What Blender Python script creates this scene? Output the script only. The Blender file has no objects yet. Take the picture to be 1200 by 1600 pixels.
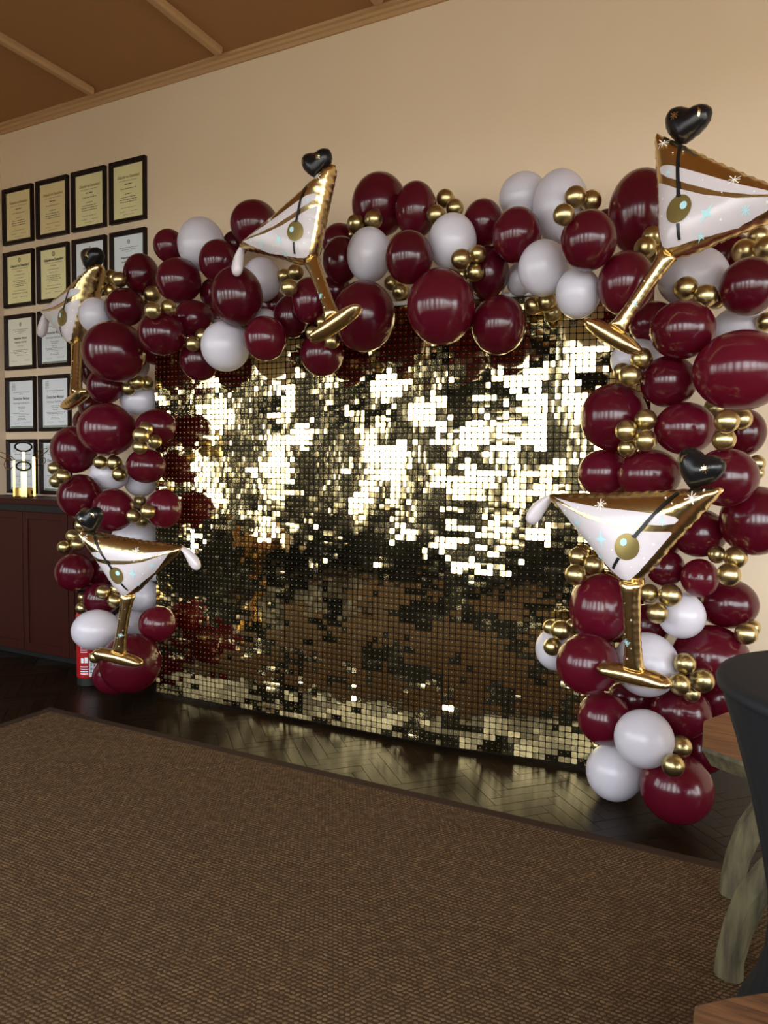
import bpy, bmesh, math, random
import numpy as np
from mathutils import Matrix, Vector
sc = bpy.context.scene
C = sc.collection
rnd = random.Random(7)

# ------------------------------------------------------------------ camera
YAW, PITCH, ROLL, FPX = -0.464285, -0.0573314, 0.0133844, 1119.88
CAM = Vector((0.0, -4.25, 1.55))
_fw = Vector((math.sin(YAW), math.cos(YAW), 0)); _rt = Vector((math.cos(YAW), -math.sin(YAW), 0)); _up = Vector((0, 0, 1))
_f2 = _fw*math.cos(PITCH) + _up*math.sin(PITCH); _u2 = -_fw*math.sin(PITCH) + _up*math.cos(PITCH)
_r3 = _rt*math.cos(ROLL) + _u2*math.sin(ROLL); _u3 = -_rt*math.sin(ROLL) + _u2*math.cos(ROLL)
cd = bpy.data.cameras.new('camera'); cam = bpy.data.objects.new('camera', cd); C.objects.link(cam)
cd.sensor_fit = 'VERTICAL'; cd.sensor_height = 36.0; cd.lens = 36.0*FPX/1600.0; cd.clip_start = 0.05
cam.matrix_world = Matrix(((_r3.x, _u3.x, -_f2.x, CAM.x), (_r3.y, _u3.y, -_f2.y, CAM.y), (_r3.z, _u3.z, -_f2.z, CAM.z), (0, 0, 0, 1)))
sc.camera = cam

# ------------------------------------------------------------------ daylight (overcast sky through the room's windows and the added right-hand ones)
world = bpy.data.worlds.new('overcast_sky'); sc.world = world; world.use_nodes = True
_bg = world.node_tree.nodes['Background']; _bg.inputs[0].default_value = (0.93, 0.97, 1.0, 1); _bg.inputs[1].default_value = 11.3
sc.view_settings.view_transform = 'Standard'; sc.view_settings.look = 'None'
sc.view_settings.exposure = 0.4; sc.view_settings.gamma = 1.0; sc.view_settings.use_curve_mapping = False

XL, XR, YB, ZC = -5.93, 8.0, -5.86, 4.505         # left wall, right wall, window wall, ceiling
WZ0, WZ1 = 0.88, 3.4                               # window sill and head
BACK_WIN = [(-5.2+1.55*i-.42, -5.2+1.55*i+.42) for i in range(4)]+[(-5.2+1.55*i-.65, -5.2+1.55*i+.65) for i in range(4, 9)]
LEFT_WIN = [(-5.25, -4.5), (-4.1, -3.35)]
ADDED_RIGHT_WIN = [(-5.6, -4.3), (-4.1, -2.8)]; RZ0, RZ1 = .3, 3.9  # unseen right-wall windows, added to brighten the room
def portal(loc, rot, sx, sy):
    l = bpy.data.lights.new('window_portal', 'AREA'); l.shape = 'RECTANGLE'; l.size = sx; l.size_y = sy
    l.cycles.is_portal = True
    o = bpy.data.objects.new('window_portal', l); C.objects.link(o); o.location = loc; o.rotation_euler = rot
for a, b in BACK_WIN: portal(((a+b)/2, YB-0.06, (WZ0+WZ1)/2), (math.pi/2, 0, 0), b-a, WZ1-WZ0)
for a, b in LEFT_WIN: portal((XL-0.06, (a+b)/2, (WZ0+WZ1)/2), (math.pi/2, 0, -math.pi/2), b-a, WZ1-WZ0)

for a, b in ADDED_RIGHT_WIN: portal((XR+.06, (a+b)/2, (RZ0+RZ1)/2), (math.pi/2, 0, math.pi/2), b-a, RZ1-RZ0)

# ------------------------------------------------------------------ helpers
def srgb(r, g, b):
    f = lambda c: (c/255/12.92) if c/255 <= .04045 else ((c/255+.055)/1.055)**2.4
    return (f(r), f(g), f(b), 1)
MATS = {}
def mat(name, col, rough=.5, metal=0., bump=None, var=None, coat=0., spec=.5, objvar=0., transl=None, stretch=None):
    m = bpy.data.materials.new(name); m.use_nodes = True; nt = m.node_tree; N = nt.nodes; L = nt.links
    p = N['Principled BSDF']; p.inputs['Base Color'].default_value = col; p.inputs['Roughness'].default_value = rough
    p.inputs['Metallic'].default_value = metal; p.inputs['Coat Weight'].default_value = coat; p.inputs['Coat Roughness'].default_value = .12
    p.inputs['Specular IOR Level'].default_value = spec
    tc = None
    def coord():
        nonlocal tc
        if tc is None:
            t = N.new('ShaderNodeTexCoord'); mp = N.new('ShaderNodeMapping'); L.new(t.outputs['Object'], mp.inputs[0])
            if stretch: mp.inputs['Scale'].default_value = stretch
            tc = mp.outputs[0]
        return tc
    if var:                                         # (scale, colour2, detail)
        n = N.new('ShaderNodeTexNoise'); n.inputs['Scale'].default_value = var[0]; n.inputs['Detail'].default_value = var[2]
        L.new(coord(), n.inputs['Vector'])
        r = N.new('ShaderNodeValToRGB'); r.color_ramp.elements[0].position = .35; r.color_ramp.elements[1].position = .65
        r.color_ramp.elements[0].color = col; r.color_ramp.elements[1].color = var[1]
        L.new(n.outputs['Fac'], r.inputs[0]); src = r.outputs[0]
    else: src = None
    if objvar:
        oi = N.new('ShaderNodeObjectInfo'); h = N.new('ShaderNodeHueSaturation'); mr = N.new('ShaderNodeMapRange')
        mr.inputs['To Min'].default_value = 1-objvar; mr.inputs['To Max'].default_value = 1+objvar
        L.new(oi.outputs['Random'], mr.inputs['Value']); L.new(mr.outputs[0], h.inputs['Value'])
        if src: L.new(src, h.inputs['Color'])
        else: h.inputs['Color'].default_value = col
        src = h.outputs[0]
    if src: L.new(src, p.inputs['Base Color'])
    if bump:                                        # (scale, strength, distance, detail)
        n = N.new('ShaderNodeTexNoise'); n.inputs['Scale'].default_value = bump[0]; n.inputs['Detail'].default_value = bump[3]
        L.new(coord(), n.inputs['Vector']); b = N.new('ShaderNodeBump'); b.inputs['Strength'].default_value = bump[1]; b.inputs['Distance'].default_value = bump[2]
        L.new(n.outputs['Fac'], b.inputs['Height']); L.new(b.outputs[0], p.inputs['Normal'])
    if transl:                                      # (colour, weight): light soaking through thin latex
        t = N.new('ShaderNodeBsdfTranslucent'); t.inputs[0].default_value = transl[0]
        mx = N.new('ShaderNodeMixShader'); mx.inputs[0].default_value = transl[1]
        L.new(p.outputs[0], mx.inputs[1]); L.new(t.outputs[0], mx.inputs[2]); L.new(mx.outputs[0], N['Material Output'].inputs[0])
    MATS[name] = m
    return m

M_wall = mat('tan_wall_paint', srgb(226, 204, 175), .85, bump=(60, .08, .004, 4), var=(1.3, srgb(223, 200, 170), 3), spec=.2)
M_ceil = mat('shaded_ceiling_paint', srgb(160, 116, 74), .9, bump=(40, .1, .004, 4), spec=.2)  # same paint as the walls, with the weaker light darkened into its colour
M_trim = mat('cornice_paint', srgb(184, 146, 104), .7, spec=.25)
M_dark = mat('dark_wood_panelling', srgb(13, 10, 8), .8, bump=(8, .2, .01, 5), spec=.12)
M_frame = mat('window_frame_paint', srgb(30, 26, 22), .5)
M_joint = mat('parquet_joint', srgb(24, 17, 10), .6)
M_oak = mat('dark_oak_parquet', srgb(34, 24, 14), .3, bump=(9, .16, .004, 5), var=(6, srgb(26, 18, 10), 6), objvar=.3, stretch=(2.5, 14, 6), spec=.13)
M_rug = mat('sisal_weave', srgb(98, 76, 52), .95, var=(30, srgb(74, 56, 38), 5), spec=.1)
M_rugb = mat('rug_back', srgb(66, 49, 33), .95, spec=.1)
M_bind = mat('rug_binding', srgb(56, 41, 30), .9, bump=(300, .2, .002, 2), spec=.15)
M_cab = mat('oxblood_paint', srgb(54, 18, 13), .55, bump=(30, .05, .002, 4), spec=.2)
M_black = mat('matt_black', srgb(18, 17, 17), .6)
M_grid = mat('black_panel_plastic', srgb(7, 7, 7), .7, spec=.2)
M_blackframe = mat('dark_frame_wood', srgb(30, 15, 11), .5, bump=(20, .1, .002, 4), stretch=(1, 1, 8), spec=.2)
M_creamp = mat('cream_paper', srgb(240, 232, 178), .8, spec=.2)
M_tanp = mat('aged_paper', srgb(234, 216, 164), .8, spec=.2)
M_whitep = mat('white_paper', srgb(236, 244, 250), .8, spec=.2)
M_ivoryp = mat('ivory_paper', srgb(240, 238, 222), .8, spec=.2)
M_ink = mat('print_ink', srgb(40, 38, 36), .8)
M_greyink = mat('grey_print', srgb(130, 128, 118), .8)
M_goldink = mat('gold_print', srgb(150, 112, 40), .5)
M_greenink = mat('green_print', srgb(120, 140, 110), .8)
M_burg = mat('burgundy_latex', srgb(74, 11, 27), .2, objvar=.3, spec=.5, transl=(srgb(228, 8, 28), .2), coat=.15)
M_white = mat('white_latex', srgb(208, 203, 212), .28, objvar=.03, transl=(srgb(245, 232, 232), .12), coat=.1)
M_gold = mat('chrome_gold_latex', srgb(196, 178, 128), .3, 1.0, objvar=.06)
M_foil = mat('gold_foil', srgb(226, 198, 142), .24, 1.0, bump=(28, .12, .01, 4))
M_foilw = mat('white_foil_print', srgb(206, 196, 198), .3, bump=(20, .06, .01, 3), coat=.3)
M_foilk = mat('black_foil', srgb(20, 19, 21), .28, .2, bump=(25, .1, .01, 3))
M_pick = mat('black_print', srgb(20, 18, 18), .4)
M_olive = mat('olive_gold_print', srgb(142, 124, 72), .3, .6)
M_blue = mat('pale_blue_print', srgb(178, 222, 226), .5)
M_silver = mat('white_sparkle_print', srgb(236, 234, 226), .4)
M_tile = mat('gold_mirror_sequin', srgb(232, 208, 150), .07, 1.0)
M_pin = mat('sequin_pin', srgb(245, 230, 195), .3, .5)
M_brass = mat('polished_brass', srgb(222, 188, 112), .12, 1.0)
M_ebony = mat('dark_ring', srgb(46, 38, 26), .3, .4)
M_red = mat('extinguisher_red', srgb(170, 26, 30), .3, coat=.3)
M_rail = mat('white_rail', srgb(225, 222, 215), .4)
M_spandex = mat('black_spandex', srgb(17, 19, 23), .7, bump=(400, .06, .001, 2), spec=.35)
M_planktop = mat('honey_wood', srgb(150, 100, 52), .5, var=(5, srgb(110, 68, 32), 6), bump=(7, .2, .004, 6), stretch=(1.5, 14, 14))
M_driftwood = mat('weathered_wood', srgb(100, 92, 62), .75, var=(4, srgb(62, 54, 36), 9), bump=(10, .5, .01, 6), stretch=(9, 9, 1.5))
M_stool = mat('brown_wood', srgb(112, 74, 44), .55, var=(6, srgb(74, 46, 26), 6), bump=(9, .2, .004, 6), stretch=(1.5, 14, 14))
M_gravel = mat('pale_gravel', srgb(176, 168, 152), .9, var=(.6, srgb(160, 153, 138), 5))
# window-clear glass for the picture frames: mostly see-through with a faint mirror
M_glass = bpy.data.materials.new('picture_glass'); M_glass.use_nodes = True
_n = M_glass.node_tree; _n.nodes.remove(_n.nodes['Principled BSDF'])
_t = _n.nodes.new('ShaderNodeBsdfTransparent'); _g = _n.nodes.new('ShaderNodeBsdfGlossy'); _g.inputs['Roughness'].default_value = .05
_x = _n.nodes.new('ShaderNodeMixShader'); _x.inputs[0].default_value = .035
_n.links.new(_t.outputs[0], _x.inputs[1]); _n.links.new(_g.outputs[0], _x.inputs[2]); _n.links.new(_x.outputs[0], _n.nodes['Material Output'].inputs[0])

def mesh(name, verts, faces, m, parent=None, smooth=False, loc=None, mats=None, fm=None):
    me = bpy.data.meshes.new(name); me.from_pydata([tuple(v) for v in verts], [], [tuple(f) for f in faces])
    for mm in (mats or [m]): me.materials.append(mm)
    if fm is not None: me.polygons.foreach_set('material_index', fm)
    if smooth: me.polygons.foreach_set('use_smooth', [True]*len(me.polygons))
    me.update()
    return obj(name, me, parent, loc)
def obj(name, me, parent=None, loc=None):
    o = bpy.data.objects.new(name, me); C.objects.link(o)
    if parent: o.parent = parent
    if loc is not None: o.location = loc
    return o
def empty(name, loc=(0, 0, 0)):
    o = bpy.data.objects.new(name, None); C.objects.link(o); o.location = loc; o.empty_display_size = .1
    return o
def tag(o, label, cat, group=None):
    o['label'] = label; o['category'] = cat
    if group: o['group'] = group
    return o
def struct(o): o['kind'] = 'structure'; return o
def box(x0, x1, y0, y1, z0, z1):
    v = [(x, y, z) for z in (z0, z1) for y in (y0, y1) for x in (x0, x1)]
    f = [(0, 2, 3, 1), (4, 5, 7, 6), (0, 1, 5, 4), (2, 6, 7, 3), (0, 4, 6, 2), (1, 3, 7, 5)]
    return v, f
def join(parts):
    V, Fc = [], []
    for v, f in parts:
        n = len(V); V += list(v); Fc += [tuple(i+n for i in q) for q in f]
    return V, Fc
def bevelled(name, vf, m, parent=None, w=.004, seg=2, loc=None, smooth=True):
    bm = bmesh.new(); vs = [bm.verts.new(v) for v in vf[0]]
    for f in vf[1]: bm.faces.new([vs[i] for i in f])
    bmesh.ops.recalc_face_normals(bm, faces=bm.faces)
    bmesh.ops.bevel(bm, geom=list(bm.edges), offset=w, segments=seg, affect='EDGES', profile=.5)
    me = bpy.data.meshes.new(name); bm.to_mesh(me); bm.free(); me.materials.append(m)
    return obj(name, me, parent, loc)
def extrude_profile(prof, x0, x1):                  # profile in (y,z), swept along x
    n = len(prof); v = [(x0, y, z) for y, z in prof]+[(x1, y, z) for y, z in prof]
    f = [(i, (i+1) % n, n+(i+1) % n, n+i) for i in range(n)]+[tuple(range(n-1, -1, -1)), tuple(range(n, 2*n))]
    return v, f
def lathe(prof, n=32):
    v, f = [], []
    for r, z in prof:
        for k in range(n):
            a = 2*math.pi*k/n; v.append((r*math.cos(a), r*math.sin(a), z))
    for i in range(len(prof)-1):
        for k in range(n):
            f.append((i*n+k, i*n+(k+1) % n, (i+1)*n+(k+1) % n, (i+1)*n+k))
    f.append(tuple(range(n-1, -1, -1))); f.append(tuple((len(prof)-1)*n+k for k in range(n)))
    return v, f
def tube(path, rads, n=10, flat=1.0):               # swept tube along a list of points; flat squashes sideways
    path = [Vector(p) for p in path]; v, f = [], []
    for i, p in enumerate(path):
        t = (path[min(i+1, len(path)-1)]-path[max(i-1, 0)]).normalized()
        a = Vector((0, 1, 0)) if abs(t.y) < .9 else Vector((1, 0, 0))
        s = t.cross(a).normalized(); b = s.cross(t)
        for k in range(n):
            q = 2*math.pi*k/n; c_, s_ = math.cos(q), math.sin(q)
            v.append(p+s*(c_*rads[i])+b*(s_*rads[i]*flat))
    for i in range(len(path)-1):
        for k in range(n): f.append((i*n+k, i*n+(k+1) % n, (i+1)*n+(k+1) % n, (i+1)*n+k))
    f.append(tuple(range(n-1, -1, -1))); f.append(tuple((len(path)-1)*n+k for k in range(n)))
    return v, f
def ring(rx, ry, w, d, n=32):                       # flat oval ring in the xz plane, band width w, depth d
    v, f = [], []
    for k in range(n):
        a = 2*math.pi*k/n; c_, s_ = math.cos(a), math.sin(a)
        for (ex, yy) in ((0, -d/2), (w, -d/2), (w, d/2), (0, d/2)):
            v.append(((rx-ex)*c_, yy, (ry-ex)*s_))
    for k in range(n):
        for j in range(4):
            f.append((k*4+j, k*4+(j+1) % 4, ((k+1) % n)*4+(j+1) % 4, ((k+1) % n)*4+j))
    return v, f

# ------------------------------------------------------------------ the room
T = .2
struct(mesh('wall_back_long', *box(XL-T, XR+T, 0, T, 0, ZC+.1), M_wall))
def wall_with_openings(name, wins, lo, hi, axis, c0, c1, m, WZ0=WZ0, WZ1=WZ1):
    P = []
    def b(a0, a1, z0, z1):
        P.append(box(a0, a1, c0, c1, z0, z1) if axis == 'x' else box(c0, c1, a0, a1, z0, z1))
    b(lo, hi, 0, WZ0); b(lo, hi, WZ1, ZC+.1)
    e = [lo]+[q for w in wins for q in w]+[hi]
    for i in range(0, len(e), 2): b(e[i], e[i+1], WZ0, WZ1)
    return struct(mesh(name, *join(P), m))
wall_with_openings('wall_window_side', BACK_WIN, XL-T, XR+T, 'x', YB-T, YB, M_dark)
wall_with_openings('wall_left_panelled', LEFT_WIN, YB-T, -1.6, 'y', XL-T, XL, M_dark)
struct(mesh('wall_left', *box(XL-T, XL, -1.6, 0, 0, ZC+.1), M_wall))
wall_with_openings('wall_right', ADDED_RIGHT_WIN, YB-T, 0, 'y', XR, XR+T, M_wall, RZ0, RZ1)
struct(mesh('ground', *box(XR+T, 60, YB-T, 40, -.5, -.35), M_gravel))
struct(mesh('ground', *box(-60, 60, -80, YB-T, -.5, -.35), M_gravel))
struct(mesh('ground', *box(-60, XL-T, YB-T, 40, -.5, -.35), M_gravel))
wi = 0
for wins, ax, wx in ((BACK_WIN, 'x', 0), (LEFT_WIN, 'y', XL-.1), (ADDED_RIGHT_WIN, 'y', XR+.1)):  # the last set is the added right-hand one
    for a, b in wins:
        wi += 1; z0_, z1_ = (RZ0, RZ1) if wx > 0 else (WZ0, WZ1)
        w = struct(empty('window_%d' % wi, ((a+b)/2, YB-.1, z0_) if ax == 'x' else (wx, (a+b)/2, z0_)))
        if ax == 'y': w.rotation_euler.z = math.pi/2
        h, W = z1_-z0_, (b-a)/2
        fr = join([box(-W, -W+.06, -.04, .04, 0, h), box(W-.06, W, -.04, .04, 0, h), box(-W+.06, W-.06, -.04, .04, 0, .06), box(-W+.06, W-.06, -.04, .04, h-.06, h)])
        mesh('window_frame', *fr, M_frame, w)
        mesh('mullion', *box(-.03, .03, -.035, .035, .06, h-.06), M_frame, w)
        for s0, s1 in ((-W+.06, -.03), (.03, W-.06)): mesh('transom', *box(s0, s1, -.03, .03, 1.72, 1.77), M_frame, w)
ceil = struct(mesh('ceiling', *box(XL-T, XR+T, YB-T, T, ZC, ZC+.1), M_ceil))
k = 0
while -4.68+1.263*k < XR:
    x = -4.68+1.263*k; k += 1
    bevelled('batten', extrude_profile([(-.035, 0), (-.035, -.035), (-.022, -.05), (.022, -.05), (.035, -.035), (.035, 0)], 0, 1), M_trim, ceil, .002, 1).data.transform(
        Matrix(((0, 1, 0, x), (abs(YB)-.12, 0, 0, YB), (0, 0, 1, ZC), (0, 0, 0, 1))))
corn = [(0, 0), (0, -.066), (-.014, -.066), (-.018, -.042), (-.032, -.038), (-.036, -.02), (-.056, -.016), (-.06, 0)]
struct(mesh('trim_1', *extrude_profile([(y, ZC+z) for y, z in corn], XL, XR), M_trim))
v, f = extrude_profile([(y, ZC+z) for y, z in corn], YB, 0)
struct(mesh('trim_2', [(XL-y, x, z) for x, y, z in v], f, M_trim))
floor = struct(mesh('floor', *box(XL-T, XR+T, YB-T, T, -.1, -.006), M_joint))
# herringbone parquet: oak blocks laid at 45 degrees
PW, PN = .068, 5
def plank_mesh(i):
    bm = bmesh.new(); L_, g = PW*PN/2-.0007, PW/2-.0007
    v, f = box(-L_, L_, -g, g, -.006, 0); vs = [bm.verts.new(q) for q in v]
    for q in f: bm.faces.new([vs[j] for j in q])
    top = [e for e in bm.edges if all(abs(w.co.z) < 1e-6 for w in e.verts)]
    bmesh.ops.bevel(bm, geom=top, offset=.0008, segments=1, affect='EDGES')
    me = bpy.data.meshes.new('parquet_block'); bm.to_mesh(me); bm.free(); me.materials.append(M_oak); return me
PM = plank_mesh(0)
blocks = []
R45 = Matrix.Rotation(math.pi/4, 3, 'Z')
for i in range(-90, 91):
    for j in range(-14, 15):
        for vert in (0, 1):
            if not vert: cx, cy = i+2*PN*j+PN/2, i+.5
            else: cx, cy = i+.5, i+1+2*PN*j+PN/2
            p = R45 @ Vector((cx*PW, cy*PW, 0)) + Vector((-2.9, -1.0, 0))
            blocks.append((p, math.pi/4+(math.pi/2 if vert else 0)))
def seen_floor(p):
    x, y = p.x, p.y
    if -3.85 < x < .9: return -1.42 < y < -.3
    return -5.7 < x <= -3.85 and -1.9 < y < -.45
blocks = [b for b in blocks if seen_floor(b[0])]
blocks.sort(key=lambda b: (b[0]-Vector((0, -4.25, 0))).length)
for n, (p, a) in enumerate(blocks[:300]):
    o = obj('parquet_block', PM, floor, (p.x, p.y, rnd.uniform(-.0006, .0006))); o.rotation_euler = (rnd.uniform(-.002, .002), rnd.uniform(-.001, .001), a)
if len(blocks) > 300:
    P = []
    for p, a in blocks[300:]:
        mt = Matrix.Translation(p) @ Matrix.Rotation(a, 4, 'Z'); v, f = box(-PW*PN/2+.0012, PW*PN/2-.0012, -PW/2+.0012, PW/2-.0012, -.006, 0)
        P.append(([tuple(mt @ Vector(q)) for q in v], f))
    o = mesh('parquet_blocks', *join(P), M_oak, floor); o['kind'] = 'stuff'
# plain floor sheet of the same oak where the rug and the far room hide the pattern
mesh('parquet_field', *join([box(1.1, XR, YB, -.02, -.006, -.001), box(XL, -3.0, YB, -1.75, -.006, -.001)]), M_oak, floor)

# ------------------------------------------------------------------ rug
RX0, RX1, RY0, RY1 = -3.92, 2.6, -5.3, -1.162
rug = tag(empty('sisal_rug', (RX0, RY0, 0)), 'large brown woven sisal rug with dark bound edge on the parquet', 'rug')
def R_(v): return [(x-RX0, y-RY0, z) for x, y, z in v]
v, f = box(RX0+.05, RX1-.05, RY0+.05, RY1-.05, .0005, .006); mesh('rug_base', R_(v), f, M_rugb, rug)
for nm, b in (('edge_binding', (RX0, RX1, RY1-.055, RY1)), ('edge_binding', (RX0, RX1, RY0, RY0+.055)), ('edge_binding', (RX0, RX0+.055, RY0+.055, RY1-.055)), ('edge_binding', (RX1-.055, RX1, RY0+.055, RY1-.055))):
    v, f = box(*b, .0003, .0095); bevelled(nm, (R_(v), f), M_bind, rug, .003, 2)
# woven stitches
SX, SY = .0185, .0155
rs = np.random.RandomState(3)
gx = np.arange(RX0+.065, .55, SX); gy = np.arange(-3.75, RY1-.06, SY)
X, Y = np.meshgrid(gx, gy); X = X + (np.arange(len(gy)) % 2)[:, None]*SX*.5
X = X.ravel(); Y = Y.ravel()
camR = np.array([list(_r3), list(-_u3), list(_f2)])
q = camR @ (np.stack([X, Y, np.zeros_like(X)])-np.array(CAM)[:, None])
ok = (q[2] > .3) & (np.abs(q[0]/q[2]*FPX) < 640) & (q[1]/q[2]*FPX < 860)
X, Y = X[ok], Y[ok]; n = len(X)
ang = .45+rs.normal(0, .3, n)
ln = SX*.62*rs.uniform(.8, 1.2, n); wd = SY*.43*rs.uniform(.8, 1.2, n); ht = .0038*rs.uniform(.7, 1.25, n)
ringu = [(1, 0), (.6, .85), (-.6, .85), (-1, 0), (-.6, -.85), (.6, -.85)]
base = [(a, b, 0.) for a, b in ringu]+[(a*.62, b*.6, .75) for a, b in ringu]+[(0, 0, 1.)]
U = np.array(base); nv = len(U)
ca, sa = np.cos(ang)[:, None], np.sin(ang)[:, None]
lx = U[None, :, 0]*ln[:, None]; ly = U[None, :, 1]*wd[:, None]
VX = X[:, None]+lx*ca-ly*sa-RX0; VY = Y[:, None]+lx*sa+ly*ca-RY0; VZ = .005+U[None, :, 2]*ht[:, None]+0*lx
V = np.stack([VX, VY, VZ], -1).reshape(-1, 3)
tf = [(i, (i+1) % 6, 6+(i+1) % 6, 6+i) for i in range(6)]; tt = [(6+i, 6+(i+1) % 6, 12) for i in range(6)]
off = (np.arange(n)*nv)[:, None, None]
quads = (np.array(tf)[None]+off).reshape(-1); tris = (np.array(tt)[None]+off).reshape(-1)
me = bpy.data.meshes.new('woven_stitches')
me.vertices.add(len(V)); me.vertices.foreach_set('co', V.ravel().astype(np.float32))
nq, ntr = 6*n, 6*n
me.loops.add(nq*4+ntr*3); me.loops.foreach_set('vertex_index', np.concatenate([quads, tris]).astype(np.int32))
me.polygons.add(nq+ntr)
me.polygons.foreach_set('loop_start', np.concatenate([np.arange(nq)*4, nq*4+np.arange(ntr)*3]).astype(np.int32))
me.polygons.foreach_set('use_smooth', np.ones(nq+ntr, dtype=bool))
me.update(calc_edges=True); me.validate(); me.materials.append(M_rug)
o = obj('woven_stitches', me, rug); o['kind'] = 'stuff'

# ------------------------------------------------------------------ sequin backdrop
PITCHT = .0334
COLS = 31; ROWS = 73; PZ0 = .025
PANELS = [((-3.53, -.631), (-2.4925, -.617)), ((-2.491, -.617), (-1.4525, -.597)), ((-1.451, -.596), (-.428, -.455))]
bd = tag(empty('sequin_backdrop', (-3.53, -.631, 0)), 'gold mirror sequin wall standing inside the balloon arch', 'backdrop')
BO = Vector((-3.53, -.631, 0))
TV = []                                             # tile mesh variants with a slightly bent face
def tile_geo(bend_u, bend_v):
    h = PITCHT*.445; c = h*.78; v, f = [], []
    g = [-h, -c, 0, c, h]
    idx = {}
    for j, y in enumerate(g):
        for i, x in enumerate(g):
            if i in (0, 4) and j in (0, 4): continue
            idx[i, j] = len(v); v.append((x, -(bend_u*x*x+bend_v*y*y)/h, y))
    for j in range(4):
        for i in range(4):
            q = [idx.get((i+a, j+b)) for a, b in ((0, 0), (1, 0), (1, 1), (0, 1))]
            q = [t for t in q if t is not None]
            f.append(tuple(q))
    return v, f
rt = np.random.RandomState(11)
def lattice(cols, rows, su, sv):                    # smooth random field over the panel
    a = rt.normal(0, 1, (int(rows/sv)+3, int(cols/su)+3)); out = np.zeros((rows, cols))
    for r in range(rows):
        for c in range(cols):
            y, x = r/sv, c/su; i, j = int(y), int(x); fy, fx = y-i, x-j
            out[r, c] = (a[i, j]*(1-fx)+a[i, j+1]*fx)*(1-fy)+(a[i+1, j]*(1-fx)+a[i+1, j+1]*fx)*fy
    return out
VAR = [tile_geo(rt.normal(0, .007), rt.normal(0, .006)) for _ in range(10)]
VARM = []
for v, f in VAR:
    me = bpy.data.meshes.new('sequin_tile'); me.from_pydata(v, [], f); me.materials.append(M_tile)
    me.polygons.foreach_set('use_smooth', [True]*len(me.polygons)); VARM.append(me)
single = 0
for pi, (a, b) in enumerate(PANELS):
    A, B = Vector((a[0], a[1], 0)), Vector((b[0], b[1], 0)); d = (B-A); ln_ = d.length; d.normalize(); nrm = Vector((d.y, -d.x, 0))
    pan = empty('panel', A-BO); pan.parent = bd
    pan.rotation_euler.z = math.atan2(d.y, d.x)
    Hh = ROWS*PITCHT
    # local panel frame: x along, y back, z up
    P = [box(0, ln_, .012, .022, PZ0-.01, PZ0+Hh+.01)]
    grid = mesh('backing_grid', *join(P), M_grid, pan)
    # each sequin rests against its pin in one of two ways, in patches, plus a little play of its own
    flipu = (lattice(COLS, ROWS, 4.5, 3)+lattice(COLS, ROWS, 1.5, 1.0)*.6 > .1)
    flipv = (lattice(COLS, ROWS, 5, 3.5)+lattice(COLS, ROWS, 1.5, 1.0)*.75 > .3)
    flipw = (lattice(COLS, ROWS, 3.5, 3)+lattice(COLS, ROWS, 1.5, 1.0)*.75 > .45)
    TU = flipu*.085-.04+lattice(COLS, ROWS, 6, 5)*.018+rt.normal(0, .005, (ROWS, COLS))
    zr = PZ0+(np.arange(ROWS)+.5)*PITCHT
    need = (np.arctan((.5-zr)/5.24)-np.arctan((zr-1.55)/3.63))/2
    amp = np.where(zr < .95, np.clip(need, .03, .2), np.clip(.03+(zr-.95)*.4, .03, .1))[:, None]
    TVv = flipv*amp*-1.05-flipw*.03+.016+lattice(COLS, ROWS, 7, 5)*.014+rt.normal(0, .005, (ROWS, COLS))
    px = ln_/COLS
    SV, SF, PV, PF = [], [], [], []
    for r in range(ROWS):
        for c in range(COLS):
            x, z = (c+.5)*px, PZ0+(r+.5)*PITCHT
            rot = Matrix.Rotation(TU[r, c], 3, 'Z') @ Matrix.Rotation(TVv[r, c], 3, 'X') @ Matrix.Rotation(rt.normal(0, .01), 3, 'Y')
            k = rt.randint(10)
            y = -.004+rt.uniform(-.001, .001)
            wx = A.x+d.x*x
            PV_n = len(PV); s = .0015
            PV += [(x-s, y-.001, z-s+.004), (x+s, y-.001, z-s+.004), (x+s, y-.001, z+s+.004), (x-s, y-.001, z+s+.004), (x, y-.0035, z+.004)]
            PF += [(PV_n, PV_n+1, PV_n+4), (PV_n+1, PV_n+2, PV_n+4), (PV_n+2, PV_n+3, PV_n+4), (PV_n+3, PV_n, PV_n+4)]
            if pi == 2 and single < 300 and 11 <= c < 19 and 14 <= r < 52:
                o = obj('sequin_tile', VARM[k], pan, (x, y, z)); o.rotation_euler = rot.to_euler(); single += 1
            else:
                n0 = len(SV); SV += [tuple(rot @ Vector(q)+Vector((x, y, z))) for q in VAR[k][0]]
                SF += [tuple(i+n0 for i in q) for q in VAR[k][1]]
    o = mesh('sequin_tiles', SV, SF, M_tile, pan, smooth=True); o['kind'] = 'stuff'
    o = mesh('sequin_pins', PV, PF, M_pin, pan); o['kind'] = 'stuff'
    top = mesh('top_rail', *extrude_profile([(.017+.014*math.cos(t*math.pi/6), PZ0+Hh+.02+.014*math.sin(t*math.pi/6)) for t in range(12)], 0, ln_), M_rail, pan, smooth=True)

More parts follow.
